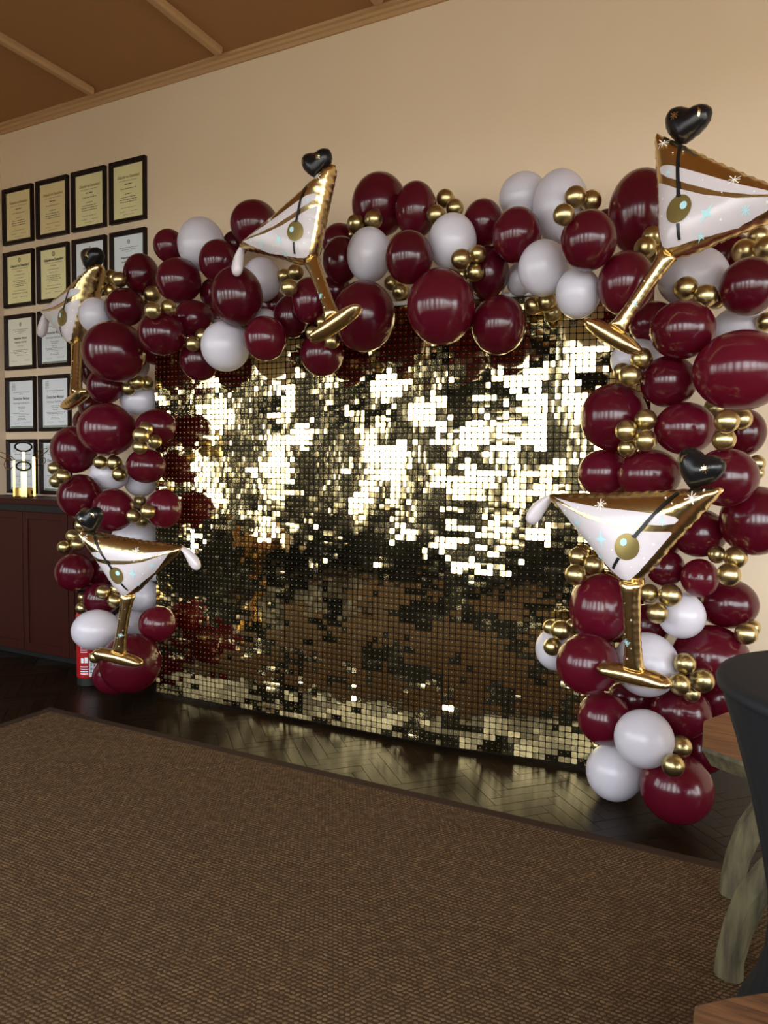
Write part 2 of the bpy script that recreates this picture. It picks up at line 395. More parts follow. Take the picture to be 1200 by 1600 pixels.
# ------------------------------------------------------------------ latex balloons
def balloon_mesh(name, m, nu=36, nv=22):
    # pole axis along +y (away from the viewer); the knot closes the neck there
    prof = []
    for i in range(nv):
        a = math.pi*i/(nv-1)
        y = -math.cos(a); r = math.sin(a)
        if y > .55: r *= 1-.12*((y-.55)/.45)
        prof.append((r, y+max(0, y-.75)*.1))
    prof = prof[:-1]+[(.05, 1.03), (.035, 1.045), (.05, 1.06), (.052, 1.072), (.03, 1.08)]
    v, f = [(0, -1, 0)], []
    rows = prof[1:]
    for r, y in rows:
        for k in range(nu):
            a = 2*math.pi*k/nu; v.append((r*math.cos(a), y, r*math.sin(a)))
    for k in range(nu): f.append((0, 1+k, 1+(k+1) % nu))
    for i in range(len(rows)-1):
        for k in range(nu): f.append((1+i*nu+k, 1+(i+1)*nu+k, 1+(i+1)*nu+(k+1) % nu, 1+i*nu+(k+1) % nu))
    f.append(tuple(1+(len(rows)-1)*nu+k for k in range(nu-1, -1, -1)))
    me = bpy.data.meshes.new(name); me.from_pydata(v, [], f); me.materials.append(m)
    me.polygons.foreach_set('use_smooth', [True]*len(me.polygons)); me.update(); return me
BM = {'B': balloon_mesh('burgundy_balloon', M_burg), 'W': balloon_mesh('white_balloon', M_white), 'G': balloon_mesh('gold_balloon', M_gold, 24, 16)}
BN = {'B': ('burgundy_balloon', 'burgundy balloons of the arch'), 'W': ('white_balloon', 'white balloons of the arch'), 'G': ('gold_mini_balloon', 'gold mini balloons of the arch')}
BALLOONS = [
('W',-3.888,-0.453,2.269,0.0954,0.0908,'pinkish white balloon sliver behind the biggest left column balloon'),
('W',-4.397,-0.350,2.400,0.1398,0.1398,'white balloon half hidden behind the biggest left column balloon'),
('B',-4.213,-0.485,2.240,0.1394,0.1348,'dark burgundy balloon peeking out beside the stem of the leftmost glass balloon'),
('B',-4.460,-0.366,1.887,0.1166,0.1166,'burgundy balloon sliver left of the second largest left column balloon'),
('B',-2.768,-0.379,2.605,0.1034,0.1034,'dark burgundy balloon in the gap beside the gold trio under the glass bowl'),
('B',-2.227,-0.492,2.619,0.0957,0.0957,'dark burgundy balloon in the gap right of the top glass stem'),
('B',-0.664,-0.473,2.817,0.0578,0.0578,'small burgundy balloon peeking behind the largest top right one'),
('B',-3.055,-0.390,3.031,0.0844,0.0844,'small dark burgundy balloon behind the white peel of the top glass balloon'),
('B',-0.353,-0.593,1.254,0.1106,0.1106,'dark burgundy balloon behind the right glass bowl'),
('B',-4.274,-0.464,1.990,0.1222,0.1128,'dark burgundy balloon behind the foot of the leftmost glass balloon'),
('B',-3.173,-0.414,2.545,0.0940,0.0940,'dark burgundy balloon deep in the gap above the low white one'),
('W',-2.549,-0.749,2.408,0.0828,0.0828,'white balloon sliver above the burgundy one left of the glass stem'),
('B',-0.101,-0.414,2.592,0.1066,0.1066,'dark burgundy balloon under the lower edge of the top right glass bowl'),
('B',-0.391,-0.589,0.818,0.1027,0.1027,'dark burgundy balloon in the gap behind the right glass stem'),
('B',-3.698,-0.430,2.364,0.1344,0.0986,'dark burgundy balloon in the shade at the panel top left corner'),
('B',-2.230,-0.441,2.924,0.1080,0.1080,'dark burgundy balloon right of the top glass bowl, behind another'),
('W',-1.106,-0.430,3.017,0.1296,0.1262,'white balloon at the top, behind its taller white neighbour'),
('B',-0.063,-0.522,0.492,0.1220,0.1068,'dark red balloon behind the black table and plank bench'),
('B',-0.134,-0.601,0.257,0.1151,0.1151,'dark burgundy balloon in shade behind the plank end'),
('W',-3.840,-0.458,1.448,0.1140,0.1049,'white balloon tucked under an oval burgundy one at mid left column'),
('W',-3.667,-0.463,0.844,0.1311,0.0949,'white balloon behind the right edge of the lower left glass bowl'),
('W',-3.843,-0.554,0.442,0.1270,0.1180,'white balloon behind the stem of the lower left glass balloon'),
('W',-3.864,-0.486,1.060,0.1645,0.1142,'pearly white balloon behind the rim of the lower left glass balloon'),
('B',-2.843,-0.467,3.104,0.1533,0.1493,'burgundy balloon sticking up behind the tilted glass balloon of the top'),
('B',-0.415,-0.594,2.268,0.1096,0.1035,'dark burgundy balloon behind the stem of the top right glass balloon'),
('W',-0.471,-0.675,2.088,0.1204,0.0963,'white balloon behind the gold trio under the top right glass foot'),
('B',-0.307,-0.734,1.122,0.0855,0.0855,'dark burgundy balloon right of the tip of the right glass bowl'),
('B',-0.444,-0.599,0.454,0.1195,0.0943,'dark burgundy balloon in the gap under the right glass foot'),
('G',0.056,-0.500,1.563,0.0297,0.0297,'lower gold mini balloon, pair at the outer right behind the heart side balloon'),
('B',-3.421,-0.614,3.002,0.1006,0.1068,'small burgundy balloon left of the white one on the left shoulder'),
('B',-3.103,-0.531,2.685,0.1036,0.0995,'burgundy balloon tucked left of the large oval one on the left shoulder'),
('B',-1.926,-0.514,3.072,0.1596,0.1761,'tall burgundy balloon at the very top left of the arch middle'),
('B',-0.014,-0.514,1.750,0.1026,0.1115,'burgundy balloon at the outer right side with a gold cluster at its left'),
('B',-4.070,-0.601,0.819,0.1188,0.1188,'burgundy balloon behind the left tip of the lower left glass balloon'),
('W',-3.763,-0.542,2.022,0.1330,0.1108,'white balloon on the left column under a gold trio, beside the panel edge'),
('W',-3.744,-0.542,0.655,0.1349,0.1124,'white balloon right of the lower left glass stem top'),
('B',-3.640,-0.890,0.187,0.1428,0.1218,'dark burgundy balloon on the floor beside the extinguisher'),
('W',-1.084,-0.542,2.555,0.0701,0.0868,'white balloon sliver at the white panel rail right of centre'),
('W',-0.880,-0.545,2.895,0.1391,0.1812,'tallest white balloon at the arch top, behind a gold trio'),
('W',-0.038,-0.542,2.233,0.1233,0.0939,'white balloon between two burgundy ones at the right edge'),
('B',-0.046,-0.542,0.950,0.1352,0.1172,'bright burgundy balloon bulging right above the black table'),
('G',0.050,-0.554,1.607,0.0380,0.0380,'upper gold mini balloon, pair at the outer right behind the heart side balloon'),
('B',-3.710,-0.570,2.859,0.1174,0.1391,'burgundy balloon left of the arch top, just above the left gold trio'),
('W',-3.167,-0.594,2.984,0.1498,0.1683,'tall white balloon on the left shoulder of the arch'),
('W',-2.709,-0.570,2.719,0.1187,0.1345,'white balloon directly under the bowl of the top glass balloon'),
('B',-1.662,-0.590,2.980,0.1158,0.1508,'oval burgundy balloon beside the upper gold trio of the arch middle'),
('B',-1.260,-0.628,2.843,0.1030,0.1197,'burgundy balloon right of the middle white one on the arch top'),
('B',-0.611,-0.634,1.554,0.1250,0.1157,'burgundy balloon above the left rim of the right glass balloon'),
('B',-0.172,-0.730,1.289,0.1184,0.1097,'burgundy balloon behind the right edge of the right glass bowl'),
('B',-0.158,-0.808,1.096,0.0807,0.0849,'small dark burgundy balloon with gold trio at its right'),
('W',-0.821,-0.649,0.660,0.1006,0.1071,'white balloon poking out left over the panel under gold balloons'),
('B',-0.107,-0.658,0.713,0.1681,0.1474,'wide burgundy balloon left of the black table top'),
('G',-3.710,-0.500,2.690,0.0441,0.0441,'inner left gold mini balloon, cluster above the panel top left corner'),
('G',-4.035,-0.800,0.654,0.0353,0.0353,'upper gold mini balloon, pair at the left above the low white balloon by the cabinet'),
('G',-2.113,-0.500,2.936,0.0226,0.0226,'lowest gold mini balloon, cluster above the first white balloon of the arch top'),
('G',0.057,-0.641,0.866,0.0376,0.0376,'upper gold mini balloon, pair above the black table at the right edge'),
('W',-3.904,-0.685,1.497,0.1299,0.1079,'white balloon in the middle of the left column with gold ones above'),
('B',-2.360,-0.761,2.427,0.1030,0.1232,'burgundy balloon left of the stem of the top glass balloon'),
('B',-0.481,-0.596,2.789,0.1551,0.2007,'tall burgundy balloon left of the top right glass bowl'),
('G',-4.049,-0.800,0.578,0.0424,0.0424,'lower gold mini balloon, pair at the left above the low white balloon by the cabinet'),
('B',-3.071,-0.775,2.471,0.1224,0.1125,'dark burgundy balloon between two gold pairs on the left shoulder'),
('B',-3.014,-0.786,2.216,0.1218,0.1297,'bright red burgundy balloon hanging lowest left over the panel'),
('B',-2.114,-0.622,2.756,0.1065,0.1323,'burgundy balloon between the top glass balloon and the first white one'),
('B',0.049,-0.845,1.361,0.1406,0.1474,'large burgundy balloon cut by the right picture edge beside the glass rim'),
('W',-0.229,-0.767,0.914,0.1030,0.1044,'white balloon right of the stem of the right glass balloon'),
('G',-1.527,-0.500,3.051,0.0504,0.0504,'topmost gold mini balloon, trio at the top of the arch middle'),
('G',-0.600,-0.657,0.205,0.0285,0.0285,'lone gold mini balloon sliver above the lowest white balloon'),
('B',-3.126,-0.991,2.348,0.1370,0.1294,'burgundy balloon at the top left inner corner of the gold panel'),
('B',-3.372,-0.787,1.811,0.1289,0.1126,'burgundy balloon overlapping the left panel edge behind four gold balloons'),
('B',-3.918,-0.912,1.353,0.1482,0.1482,'burgundy balloon beside the cabinet top on the left column'),
('B',-4.061,-0.850,0.834,0.1267,0.1310,'burgundy balloon bulging left in front of the cabinet doors'),
('W',-0.243,-0.635,2.455,0.1539,0.1349,'wide white balloon under the top right glass bowl'),
('B',-0.548,-0.800,0.396,0.1242,0.1242,'burgundy balloon above the lowest white balloon at the right'),
('W',-3.964,-0.731,2.574,0.1127,0.1192,'white balloon squeezed against the tilted glass balloon by the certificates'),
('B',-2.944,-0.691,2.827,0.1223,0.1302,'burgundy balloon right of the tall white one on the left shoulder'),
('B',-0.066,-1.007,1.542,0.1254,0.1201,'burgundy balloon right of the black heart on the right column'),
('G',-2.544,-0.561,2.727,0.0429,0.0429,'leftmost gold mini balloon, trio under the top glass bowl'),
('G',0.015,-0.503,2.641,0.0468,0.0468,'topmost gold mini balloon, trio under the top right glass bowl at the picture edge'),
('G',-0.092,-0.833,1.207,0.0389,0.0389,'topmost gold mini balloon, trio right of the right glass bowl'),
('G',0.035,-0.723,0.851,0.0482,0.0482,'lower gold mini balloon, pair above the black table at the right edge'),
('G',-0.738,-0.678,0.796,0.0318,0.0318,'topmost gold mini balloon, cluster on the white balloon poking over the panel'),
('B',-3.850,-0.763,2.093,0.1179,0.1201,'burgundy balloon wedged between the two largest of the left column'),
('B',-3.313,-0.783,1.289,0.1148,0.1250,'burgundy balloon touching the panel, with a gold cluster at its left'),
('B',-1.213,-0.667,2.571,0.1052,0.1348,'dark burgundy balloon behind four gold balloons at the arch middle'),
('W',-0.366,-0.828,0.685,0.1430,0.1459,'white balloon behind the foot of the right glass balloon'),
('G',0.061,-0.665,2.223,0.0420,0.0420,'lone gold mini balloon at the right picture edge under a burgundy one'),
('B',-3.462,-0.784,1.561,0.1264,0.1119,'oval burgundy balloon on the left column under four gold balloons'),
('B',-3.879,-0.781,0.657,0.1242,0.1112,'burgundy balloon above the low white balloon, with gold at its right'),
('W',-1.885,-0.709,2.732,0.1230,0.1476,'white balloon under the gold pair at the arch top'),
('B',-0.564,-0.699,1.819,0.1551,0.1597,'reddish burgundy balloon bulging over the right panel edge'),
('B',-0.389,-0.769,1.548,0.1392,0.1172,'burgundy balloon left of the black heart on the right column'),
('B',-0.220,-0.709,0.454,0.1350,0.1216,'burgundy balloon below four gold ones at the right column'),
('G',-4.068,-0.500,2.895,0.0545,0.0545,'topmost gold mini balloon, trio left of the arch left shoulder'),
('G',-4.046,-0.526,2.795,0.0497,0.0497,'lowest gold mini balloon, trio left of the arch left shoulder'),
('G',-3.781,-0.991,1.252,0.0371,0.0371,'topmost gold mini balloon, string beside the lower left black heart'),
('G',-3.908,-0.918,1.162,0.0424,0.0424,'inner right gold mini balloon, string beside the lower left black heart'),
('G',-2.453,-0.579,2.734,0.0481,0.0481,'topmost gold mini balloon, trio under the top glass bowl'),
('G',-1.460,-0.526,2.981,0.0487,0.0487,'rightmost gold mini balloon, trio at the top of the arch middle'),
('G',-1.512,-0.664,2.908,0.0509,0.0509,'lowest gold mini balloon, trio at the top of the arch middle'),
('G',-1.824,-0.549,2.614,0.0435,0.0435,'topmost gold mini balloon, trio in the gap left of the largest centre balloon'),
('G',-1.785,-0.500,2.502,0.0402,0.0402,'lowest gold mini balloon, trio in the gap left of the largest centre balloon'),
('G',-0.832,-0.723,0.785,0.0382,0.0382,'inner left gold mini balloon, cluster on the white balloon poking over the panel'),
('W',-3.769,-0.928,0.482,0.1536,0.1325,'white balloon above the red fire extinguisher'),
('B',-2.169,-0.864,2.478,0.1002,0.1266,'burgundy balloon crossed by the stem of the top glass balloon'),
('B',-0.216,-0.878,0.161,0.1565,0.1536,'large burgundy balloon on the floor at the right column base'),
('G',-0.894,-0.600,2.356,0.0452,0.0452,'lowest gold mini balloon, trio at the top right panel rail'),
('G',-0.019,-0.946,1.210,0.0465,0.0465,'rightmost gold mini balloon, trio right of the right glass bowl'),
('B',-3.218,-0.747,2.725,0.1406,0.1406,'round burgundy balloon below the small burgundy one at the arch left shoulder'),
('B',-3.727,-0.700,2.615,0.1300,0.1258,'burgundy balloon resting on top of the biggest left column balloon'),
('B',-4.226,-0.700,1.670,0.1579,0.1669,'burgundy balloon in front of the lowest certificates'),
('B',-3.373,-0.781,0.538,0.1207,0.1166,'small round burgundy balloon at the lower left edge of the panel'),
('B',-3.382,-1.003,0.330,0.1860,0.1840,'large burgundy balloon standing on the floor at the left column base'),
('B',-2.147,-0.765,2.202,0.1243,0.1243,'burgundy balloon hanging under the foot of the top glass balloon'),
('W',-1.362,-0.800,2.710,0.1229,0.1391,'white balloon at the arch middle with four gold balloons at its foot'),
('B',-1.038,-0.771,2.708,0.1189,0.1329,'burgundy balloon below the back white one right of the arch middle'),
('W',-0.885,-0.836,2.516,0.1180,0.1301,'white balloon above the gold trio at the panel top right'),
('W',-0.709,-0.882,2.373,0.1009,0.1156,'white balloon left of the foot of the top right glass balloon'),
('G',-4.234,-0.860,1.537,0.0439,0.0439,'topmost gold mini balloon, trio in front of the lowest certificates'),
('G',-4.135,-0.800,1.072,0.0443,0.0443,'inner left gold mini balloon, string beside the lower left black heart'),
('G',-3.734,-0.792,0.733,0.0450,0.0450,'topmost gold mini balloon, trio under the lower left glass bowl'),
('G',-2.924,-0.866,2.341,0.0440,0.0440,'upper gold mini balloon, pair above the lowest red balloon at the panel left'),
('G',-0.983,-0.638,2.392,0.0471,0.0471,'leftmost gold mini balloon, trio at the top right panel rail'),
('G',-0.412,-0.749,2.626,0.0464,0.0464,'topmost gold mini balloon, trio left of the top right glass apex'),
('G',-0.517,-0.800,2.018,0.0411,0.0411,'leftmost gold mini balloon, trio under the top right glass foot'),
('G',-0.363,-0.847,1.015,0.0433,0.0433,'topmost gold mini balloon, trio right of the right glass stem'),
('B',-1.531,-0.954,2.612,0.1194,0.1305,'burgundy balloon between the two white ones at the arch middle'),
('B',-0.491,-0.945,2.379,0.1213,0.1380,'burgundy balloon left of the stem of the top right glass balloon'),
('B',-0.591,-0.725,0.905,0.1493,0.1693,'large burgundy balloon left of the stem of the right glass balloon'),
('G',-3.641,-0.597,2.122,0.0477,0.0477,'rightmost gold mini balloon, trio under the biggest left column balloon'),
('G',-3.308,-0.940,1.789,0.0434,0.0434,'topmost gold mini balloon, foursome at the upper left panel edge'),
('G',-4.236,-0.845,1.448,0.0454,0.0454,'lowest gold mini balloon, trio in front of the lowest certificates'),
('G',-4.144,-0.862,0.999,0.0451,0.0451,'lowest gold mini balloon, string beside the lower left black heart'),
('G',-2.939,-0.932,2.284,0.0435,0.0435,'lower gold mini balloon, pair above the lowest red balloon at the panel left'),
('G',-2.207,-1.006,2.520,0.0444,0.0444,'lowest gold mini balloon, trio under the top glass bowl'),
('G',-2.083,-0.875,2.354,0.0313,0.0313,'topmost gold mini balloon, trio behind the top glass foot'),
('G',-1.995,-0.666,2.931,0.0502,0.0502,'middle gold mini balloon, cluster above the first white balloon of the arch top'),
('G',-1.877,-0.679,2.931,0.0504,0.0504,'topmost gold mini balloon, cluster above the first white balloon of the arch top'),
('G',-1.216,-0.834,2.623,0.0441,0.0441,'topmost gold mini balloon, foursome at the foot of the middle white balloon'),
('G',-0.710,-0.647,2.863,0.0510,0.0510,'rightmost gold mini balloon, trio on the tallest white balloon'),
('G',-0.387,-0.766,2.541,0.0432,0.0432,'lowest gold mini balloon, trio left of the top right glass apex'),
('G',-0.140,-0.711,2.325,0.0397,0.0397,'lowest gold mini balloon, trio on the wide white balloon at the right'),
('G',-0.037,-0.561,2.566,0.0552,0.0552,'lowest gold mini balloon, trio under the top right glass bowl at the picture edge'),
('G',-0.733,-0.581,1.129,0.0502,0.0502,'topmost gold mini balloon, trio left of the right glass bowl'),
('G',-0.040,-1.010,1.145,0.0471,0.0471,'lowest gold mini balloon, trio right of the right glass bowl'),
('B',-3.638,-0.896,1.275,0.1346,0.1387,'burgundy balloon just above the rim of the lower left glass balloon'),
('W',-2.750,-0.866,2.268,0.1428,0.1466,'low white balloon hanging in front of the panel at the left'),
('B',-0.631,-1.075,2.543,0.1175,0.1257,'burgundy balloon directly below the gold trio on the tallest white balloon'),
('B',-0.012,-0.802,2.350,0.1166,0.1221,'burgundy balloon at the right picture edge below the top right glass bowl'),
('B',-0.318,-0.791,1.966,0.1217,0.1145,'burgundy balloon left of the biggest one on the right column'),
('G',-3.747,-0.727,2.791,0.0509,0.0509,'rightmost gold mini balloon, trio left of the arch left shoulder'),
('G',-3.695,-0.704,2.076,0.0470,0.0470,'lowest gold mini balloon, trio under the biggest left column balloon'),
('G',-3.581,-1.101,0.363,0.0380,0.0380,'lower gold mini balloon, pair at the left end of the lower left glass foot'),
('G',-2.132,-0.896,2.296,0.0366,0.0366,'leftmost gold mini balloon, trio behind the top glass foot'),
('G',-1.314,-0.812,2.536,0.0418,0.0418,'lowest gold mini balloon, foursome at the foot of the middle white balloon'),
('G',-1.756,-0.572,2.551,0.0501,0.0501,'middle gold mini balloon, trio in the gap left of the largest centre balloon'),
('G',0.049,-0.627,2.550,0.0535,0.0535,'rightmost gold mini balloon, trio under the top right glass bowl at the picture edge'),
('G',-0.424,-0.882,2.060,0.0481,0.0481,'topmost gold mini balloon, trio under the top right glass foot'),
('G',-0.272,-0.874,1.019,0.0509,0.0509,'rightmost gold mini balloon, trio right of the right glass stem'),
('G',-0.174,-0.812,0.577,0.0400,0.0400,'lowest gold mini balloon, foursome at the right end of the right glass foot'),
('B',-0.259,-0.913,2.168,0.1338,0.1243,'burgundy balloon right of the foot of the top right glass balloon'),
('B',-0.240,-0.841,1.753,0.1275,0.1149,'burgundy balloon between two gold clusters on the right column'),
('B',-0.598,-0.988,0.695,0.1384,0.1369,'burgundy balloon at the left of the right column beside a white one'),
('W',-0.500,-0.761,0.131,0.1313,0.1343,'lowest white balloon, on the floor by the panel right end'),
('G',-3.843,-0.813,1.581,0.0470,0.0470,'topmost gold mini balloon, trio over the middle white balloon of the left column'),
('G',-4.064,-0.821,1.018,0.0460,0.0460,'centre gold mini balloon, string beside the lower left black heart'),
('G',-2.023,-0.865,2.248,0.0416,0.0416,'lowest gold mini balloon, trio behind the top glass foot'),
('G',-0.711,-1.197,2.623,0.0445,0.0445,'lowest gold mini balloon, trio on the tallest white balloon'),
('G',-0.766,-0.735,2.861,0.0517,0.0517,'topmost gold mini balloon, trio on the tallest white balloon'),
('G',-0.021,-0.662,1.801,0.0486,0.0486,'inner right gold mini balloon, foursome under the biggest right column balloon'),
('G',-0.649,-0.628,1.099,0.0491,0.0491,'rightmost gold mini balloon, trio left of the right glass bowl'),
('G',-0.319,-0.910,0.940,0.0465,0.0465,'lowest gold mini balloon, trio right of the right glass stem'),
('G',-0.804,-0.790,0.704,0.0437,0.0437,'lowest gold mini balloon, cluster on the white balloon poking over the panel'),
('B',-1.853,-0.819,2.374,0.1681,0.1886,'large burgundy balloon right of the foot of the top glass balloon'),
('G',-3.420,-1.204,0.427,0.0404,0.0404,'upper gold mini balloon, pair at the left end of the lower left glass foot'),
('G',-0.428,-0.848,2.551,0.0481,0.0481,'leftmost gold mini balloon, trio left of the top right glass apex'),
('G',-0.258,-0.809,2.366,0.0513,0.0513,'topmost gold mini balloon, trio on the wide white balloon at the right'),
('G',-0.462,-0.930,1.981,0.0492,0.0492,'lowest gold mini balloon, trio under the top right glass foot'),
('G',-0.077,-1.079,1.692,0.0459,0.0459,'lowest gold mini balloon, foursome under the biggest right column balloon'),
('G',-0.474,-0.854,1.668,0.0434,0.0434,'lowest gold mini balloon, foursome over the reddish balloon of the right column'),
('G',-0.700,-0.807,1.068,0.0500,0.0500,'lowest gold mini balloon, trio left of the right glass bowl'),
('G',-0.767,-0.788,0.789,0.0481,0.0481,'inner right gold mini balloon, cluster on the white balloon poking over the panel'),
('G',-0.199,-0.911,0.731,0.0473,0.0473,'topmost gold mini balloon, foursome at the right end of the right glass foot'),
('G',-0.205,-0.911,0.361,0.0491,0.0491,'upper gold mini balloon, pair right of the low white balloons'),
('B',-2.413,-0.938,2.277,0.1205,0.1241,'burgundy balloon right of the low white one over the panel'),
('B',-1.117,-0.773,2.280,0.1351,0.1463,'burgundy balloon hanging lowest right of the arch centre over the panel'),
('W',-0.346,-1.006,0.403,0.1252,0.1252,'upper of the two low white balloons at the right'),
('G',-3.289,-0.887,1.713,0.0438,0.0438,'inner right gold mini balloon, foursome at the upper left panel edge'),
('G',-3.413,-0.886,1.679,0.0464,0.0464,'lowest gold mini balloon, foursome at the upper left panel edge'),
('G',-3.910,-1.054,1.488,0.0465,0.0465,'rightmost gold mini balloon, trio in front of the lowest certificates'),
('G',-3.792,-0.516,1.310,0.0495,0.0495,'topmost gold mini balloon, foursome above the lower left glass rim'),
('G',-3.749,-0.544,1.178,0.0469,0.0469,'lowest gold mini balloon, foursome above the lower left glass rim'),
('G',-1.227,-0.827,2.536,0.0444,0.0444,'inner right gold mini balloon, foursome at the foot of the middle white balloon'),
('G',-0.900,-0.688,2.391,0.0489,0.0489,'topmost gold mini balloon, trio at the top right panel rail'),
('G',-3.591,-0.591,2.711,0.0558,0.0558,'topmost gold mini balloon, cluster above the panel top left corner'),
('G',-3.061,-1.128,2.450,0.0476,0.0476,'lowest gold mini balloon, cluster above the panel top left corner'),
('G',-3.024,-1.043,2.482,0.0446,0.0446,'inner right gold mini balloon, cluster above the panel top left corner'),
('G',-3.603,-0.724,2.111,0.0528,0.0528,'topmost gold mini balloon, trio under the biggest left column balloon'),
('G',-3.747,-0.784,1.578,0.0524,0.0524,'middle gold mini balloon, trio over the middle white balloon of the left column'),
('G',-3.757,-0.881,0.726,0.0465,0.0465,'leftmost gold mini balloon, trio under the lower left glass bowl'),
('G',-3.690,-0.844,0.669,0.0478,0.0478,'lowest gold mini balloon, trio under the lower left glass bowl'),
('G',-0.176,-0.846,2.317,0.0494,0.0494,'middle gold mini balloon, trio on the wide white balloon at the right'),
('G',-0.130,-0.500,1.865,0.0560,0.0560,'topmost gold mini balloon, foursome under the biggest right column balloon'),
('G',-0.394,-0.916,1.788,0.0476,0.0476,'topmost gold mini balloon, foursome over the reddish balloon of the right column'),
('G',-0.468,-0.953,1.740,0.0477,0.0477,'inner left gold mini balloon, foursome over the reddish balloon of the right column'),
('G',-0.131,-0.860,0.654,0.0532,0.0532,'inner right gold mini balloon, foursome at the right end of the right glass foot'),
('G',-0.216,-0.957,0.650,0.0469,0.0469,'inner left gold mini balloon, foursome at the right end of the right glass foot'),
('B',-2.597,-0.956,2.523,0.1463,0.1662,'large oval burgundy balloon below the peel of the top glass balloon'),
('B',-1.359,-0.944,2.356,0.1662,0.1866,'largest burgundy balloon hanging at the centre of the arch'),
('B',-0.027,-0.969,1.977,0.1849,0.1628,'biggest burgundy balloon of the right column'),
('G',-3.272,-1.017,1.746,0.0484,0.0484,'inner left gold mini balloon, foursome at the upper left panel edge'),
('G',-3.680,-0.804,1.504,0.0477,0.0477,'lowest gold mini balloon, trio over the middle white balloon of the left column'),
('G',-3.288,-0.947,1.280,0.0467,0.0467,'inner right gold mini balloon, foursome above the lower left glass rim'),
('G',-3.459,-0.899,1.243,0.0460,0.0460,'inner left gold mini balloon, foursome above the lower left glass rim'),
('G',-1.273,-0.905,2.586,0.0499,0.0499,'inner left gold mini balloon, foursome at the foot of the middle white balloon'),
('G',-0.384,-0.972,1.696,0.0469,0.0469,'inner right gold mini balloon, foursome over the reddish balloon of the right column'),
('G',-0.218,-1.106,0.346,0.0465,0.0465,'lower gold mini balloon, pair right of the low white balloons'),
('G',-0.068,-1.144,1.761,0.0473,0.0473,'inner left gold mini balloon, foursome under the biggest right column balloon'),
('B',-3.603,-0.904,2.283,0.2006,0.1924,'biggest burgundy balloon at the top of the left column'),
('B',-3.737,-0.850,1.796,0.1864,0.1739,'second largest burgundy balloon of the left column, with gold beads at its right'),
]
for c, x, y, z, a, b, lab in BALLOONS:
    o = obj(BN[c][0], BM[c], None, (x, y, z)); dp = (a+b)/2
    o.scale = (a, dp, b)
    # the knot side turns towards the core of the arch, off the line of sight
    dv = Vector((x, y, z))-CAM
    o.rotation_euler = (rnd.uniform(-.05, .05), rnd.uniform(-.05, .05) if c != 'G' else 0, -math.atan2(dv.x, dv.y))
    tag(o, lab, 'balloon', BN[c][1])

# ------------------------------------------------------------------ foil martini glass balloons
def resample(poly, step):
    out = []
    for i in range(len(poly)):
        a, b = np.array(poly[i], float), np.array(poly[(i+1) % len(poly)], float)
        n = max(1, int(np.linalg.norm(b-a)/step))
        for k in range(n): out.append(a+(b-a)*k/n)
    return np.array(out)
class Pillow:
    def __init__(self, outline, T_, dm, wr=.9, period=15., scallop=1.0):
        P = resample(outline, 2.5)
        if scallop:
            nx = np.roll(P, -1, 0)-np.roll(P, 1, 0); nx /= np.linalg.norm(nx, axis=1)[:, None]+1e-9
            nn = np.stack([nx[:, 1], -nx[:, 0]], 1); s = np.arange(len(P))*2.5
            P = P-nn*np.abs(np.sin(s*math.pi/period))[:, None]*scallop
        self.P = P; self.T = T_; self.dm = dm; self.wr = wr; self.period = period
    def h(self, x, y):
        p = np.array([x, y]); A = self.P; B = np.roll(A, -1, 0); d = B-A
        t = np.clip(((p-A)*d).sum(1)/((d*d).sum(1)+1e-9), 0, 1); q = A+d*t[:, None]
        dd = np.hypot(*(p-q).T); i = int(dd.argmin()); D = dd[i]
        u = min(D/self.dm, 1.0); hh = self.T*math.sqrt(max(0, 1-(1-u)**2))
        hh += self.wr*math.sin(2*math.pi*(i+t[i])*2.5/self.period)*math.exp(-D/9.)*min(1, D/2.)
        return hh
def gridcut(poly, cell):
    bm = bmesh.new(); vs = [bm.verts.new((p[0], p[1], 0)) for p in poly]; bm.faces.new(vs)
    xs = [p[0] for p in poly]; ys = [p[1] for p in poly]
    x = math.floor(min(xs)/cell)*cell+cell
    while x < max(xs):
        bmesh.ops.bisect_plane(bm, geom=list(bm.verts)+list(bm.edges)+list(bm.faces), plane_co=(x, 0, 0), plane_no=(1, 0, 0)); x += cell
    y = math.floor(min(ys)/cell)*cell+cell
    while y < max(ys):
        bmesh.ops.bisect_plane(bm, geom=list(bm.verts)+list(bm.edges)+list(bm.faces), plane_co=(0, y, 0), plane_no=(0, 1, 0)); y += cell
    bm.verts.ensure_lookup_table(); bm.verts.index_update()
    V = [(v.co.x, v.co.y) for v in bm.verts]; Fc = [tuple(v.index for v in f.verts) for f in bm.faces]
    if bm.faces and sum(f.normal.z for f in bm.faces) < 0: Fc = [t[::-1] for t in Fc]
    bm.free(); return V, Fc
def pillow_mesh(pl, cell):
    V, Fc = gridcut([tuple(p) for p in pl.P], cell)
    hs = [pl.h(x, y) for x, y in V]; n = len(V)
    edge = [h < .05 for h in hs]
    vv = [(x, y, h) for (x, y), h in zip(V, hs)]; back = {}
    for i, (x, y) in enumerate(V):
        if edge[i]: back[i] = i
        else: back[i] = len(vv); vv.append((x, y, -hs[i]))
    ff = list(Fc)+[tuple(back[i] for i in t[::-1]) for t in Fc]
    return vv, ff
def drape(pl, poly, cell=6, off=1.1):
    V, Fc = gridcut(poly, cell)
    return [(x, y, pl.h(x, y)+off) for x, y in V], Fc
def kz(pts): return [((840+.3*x)-985, 908-(760+.3*y)) for x, y in pts]
def circle(cx, cy, rx, ry, rot=0, n=24):
    return [(cx+rx*math.cos(t)*math.cos(rot)-ry*math.sin(t)*math.sin(rot), cy+rx*math.cos(t)*math.sin(rot)+ry*math.sin(t)*math.cos(rot)) for t in [2*math.pi*i/n for i in range(n)]]
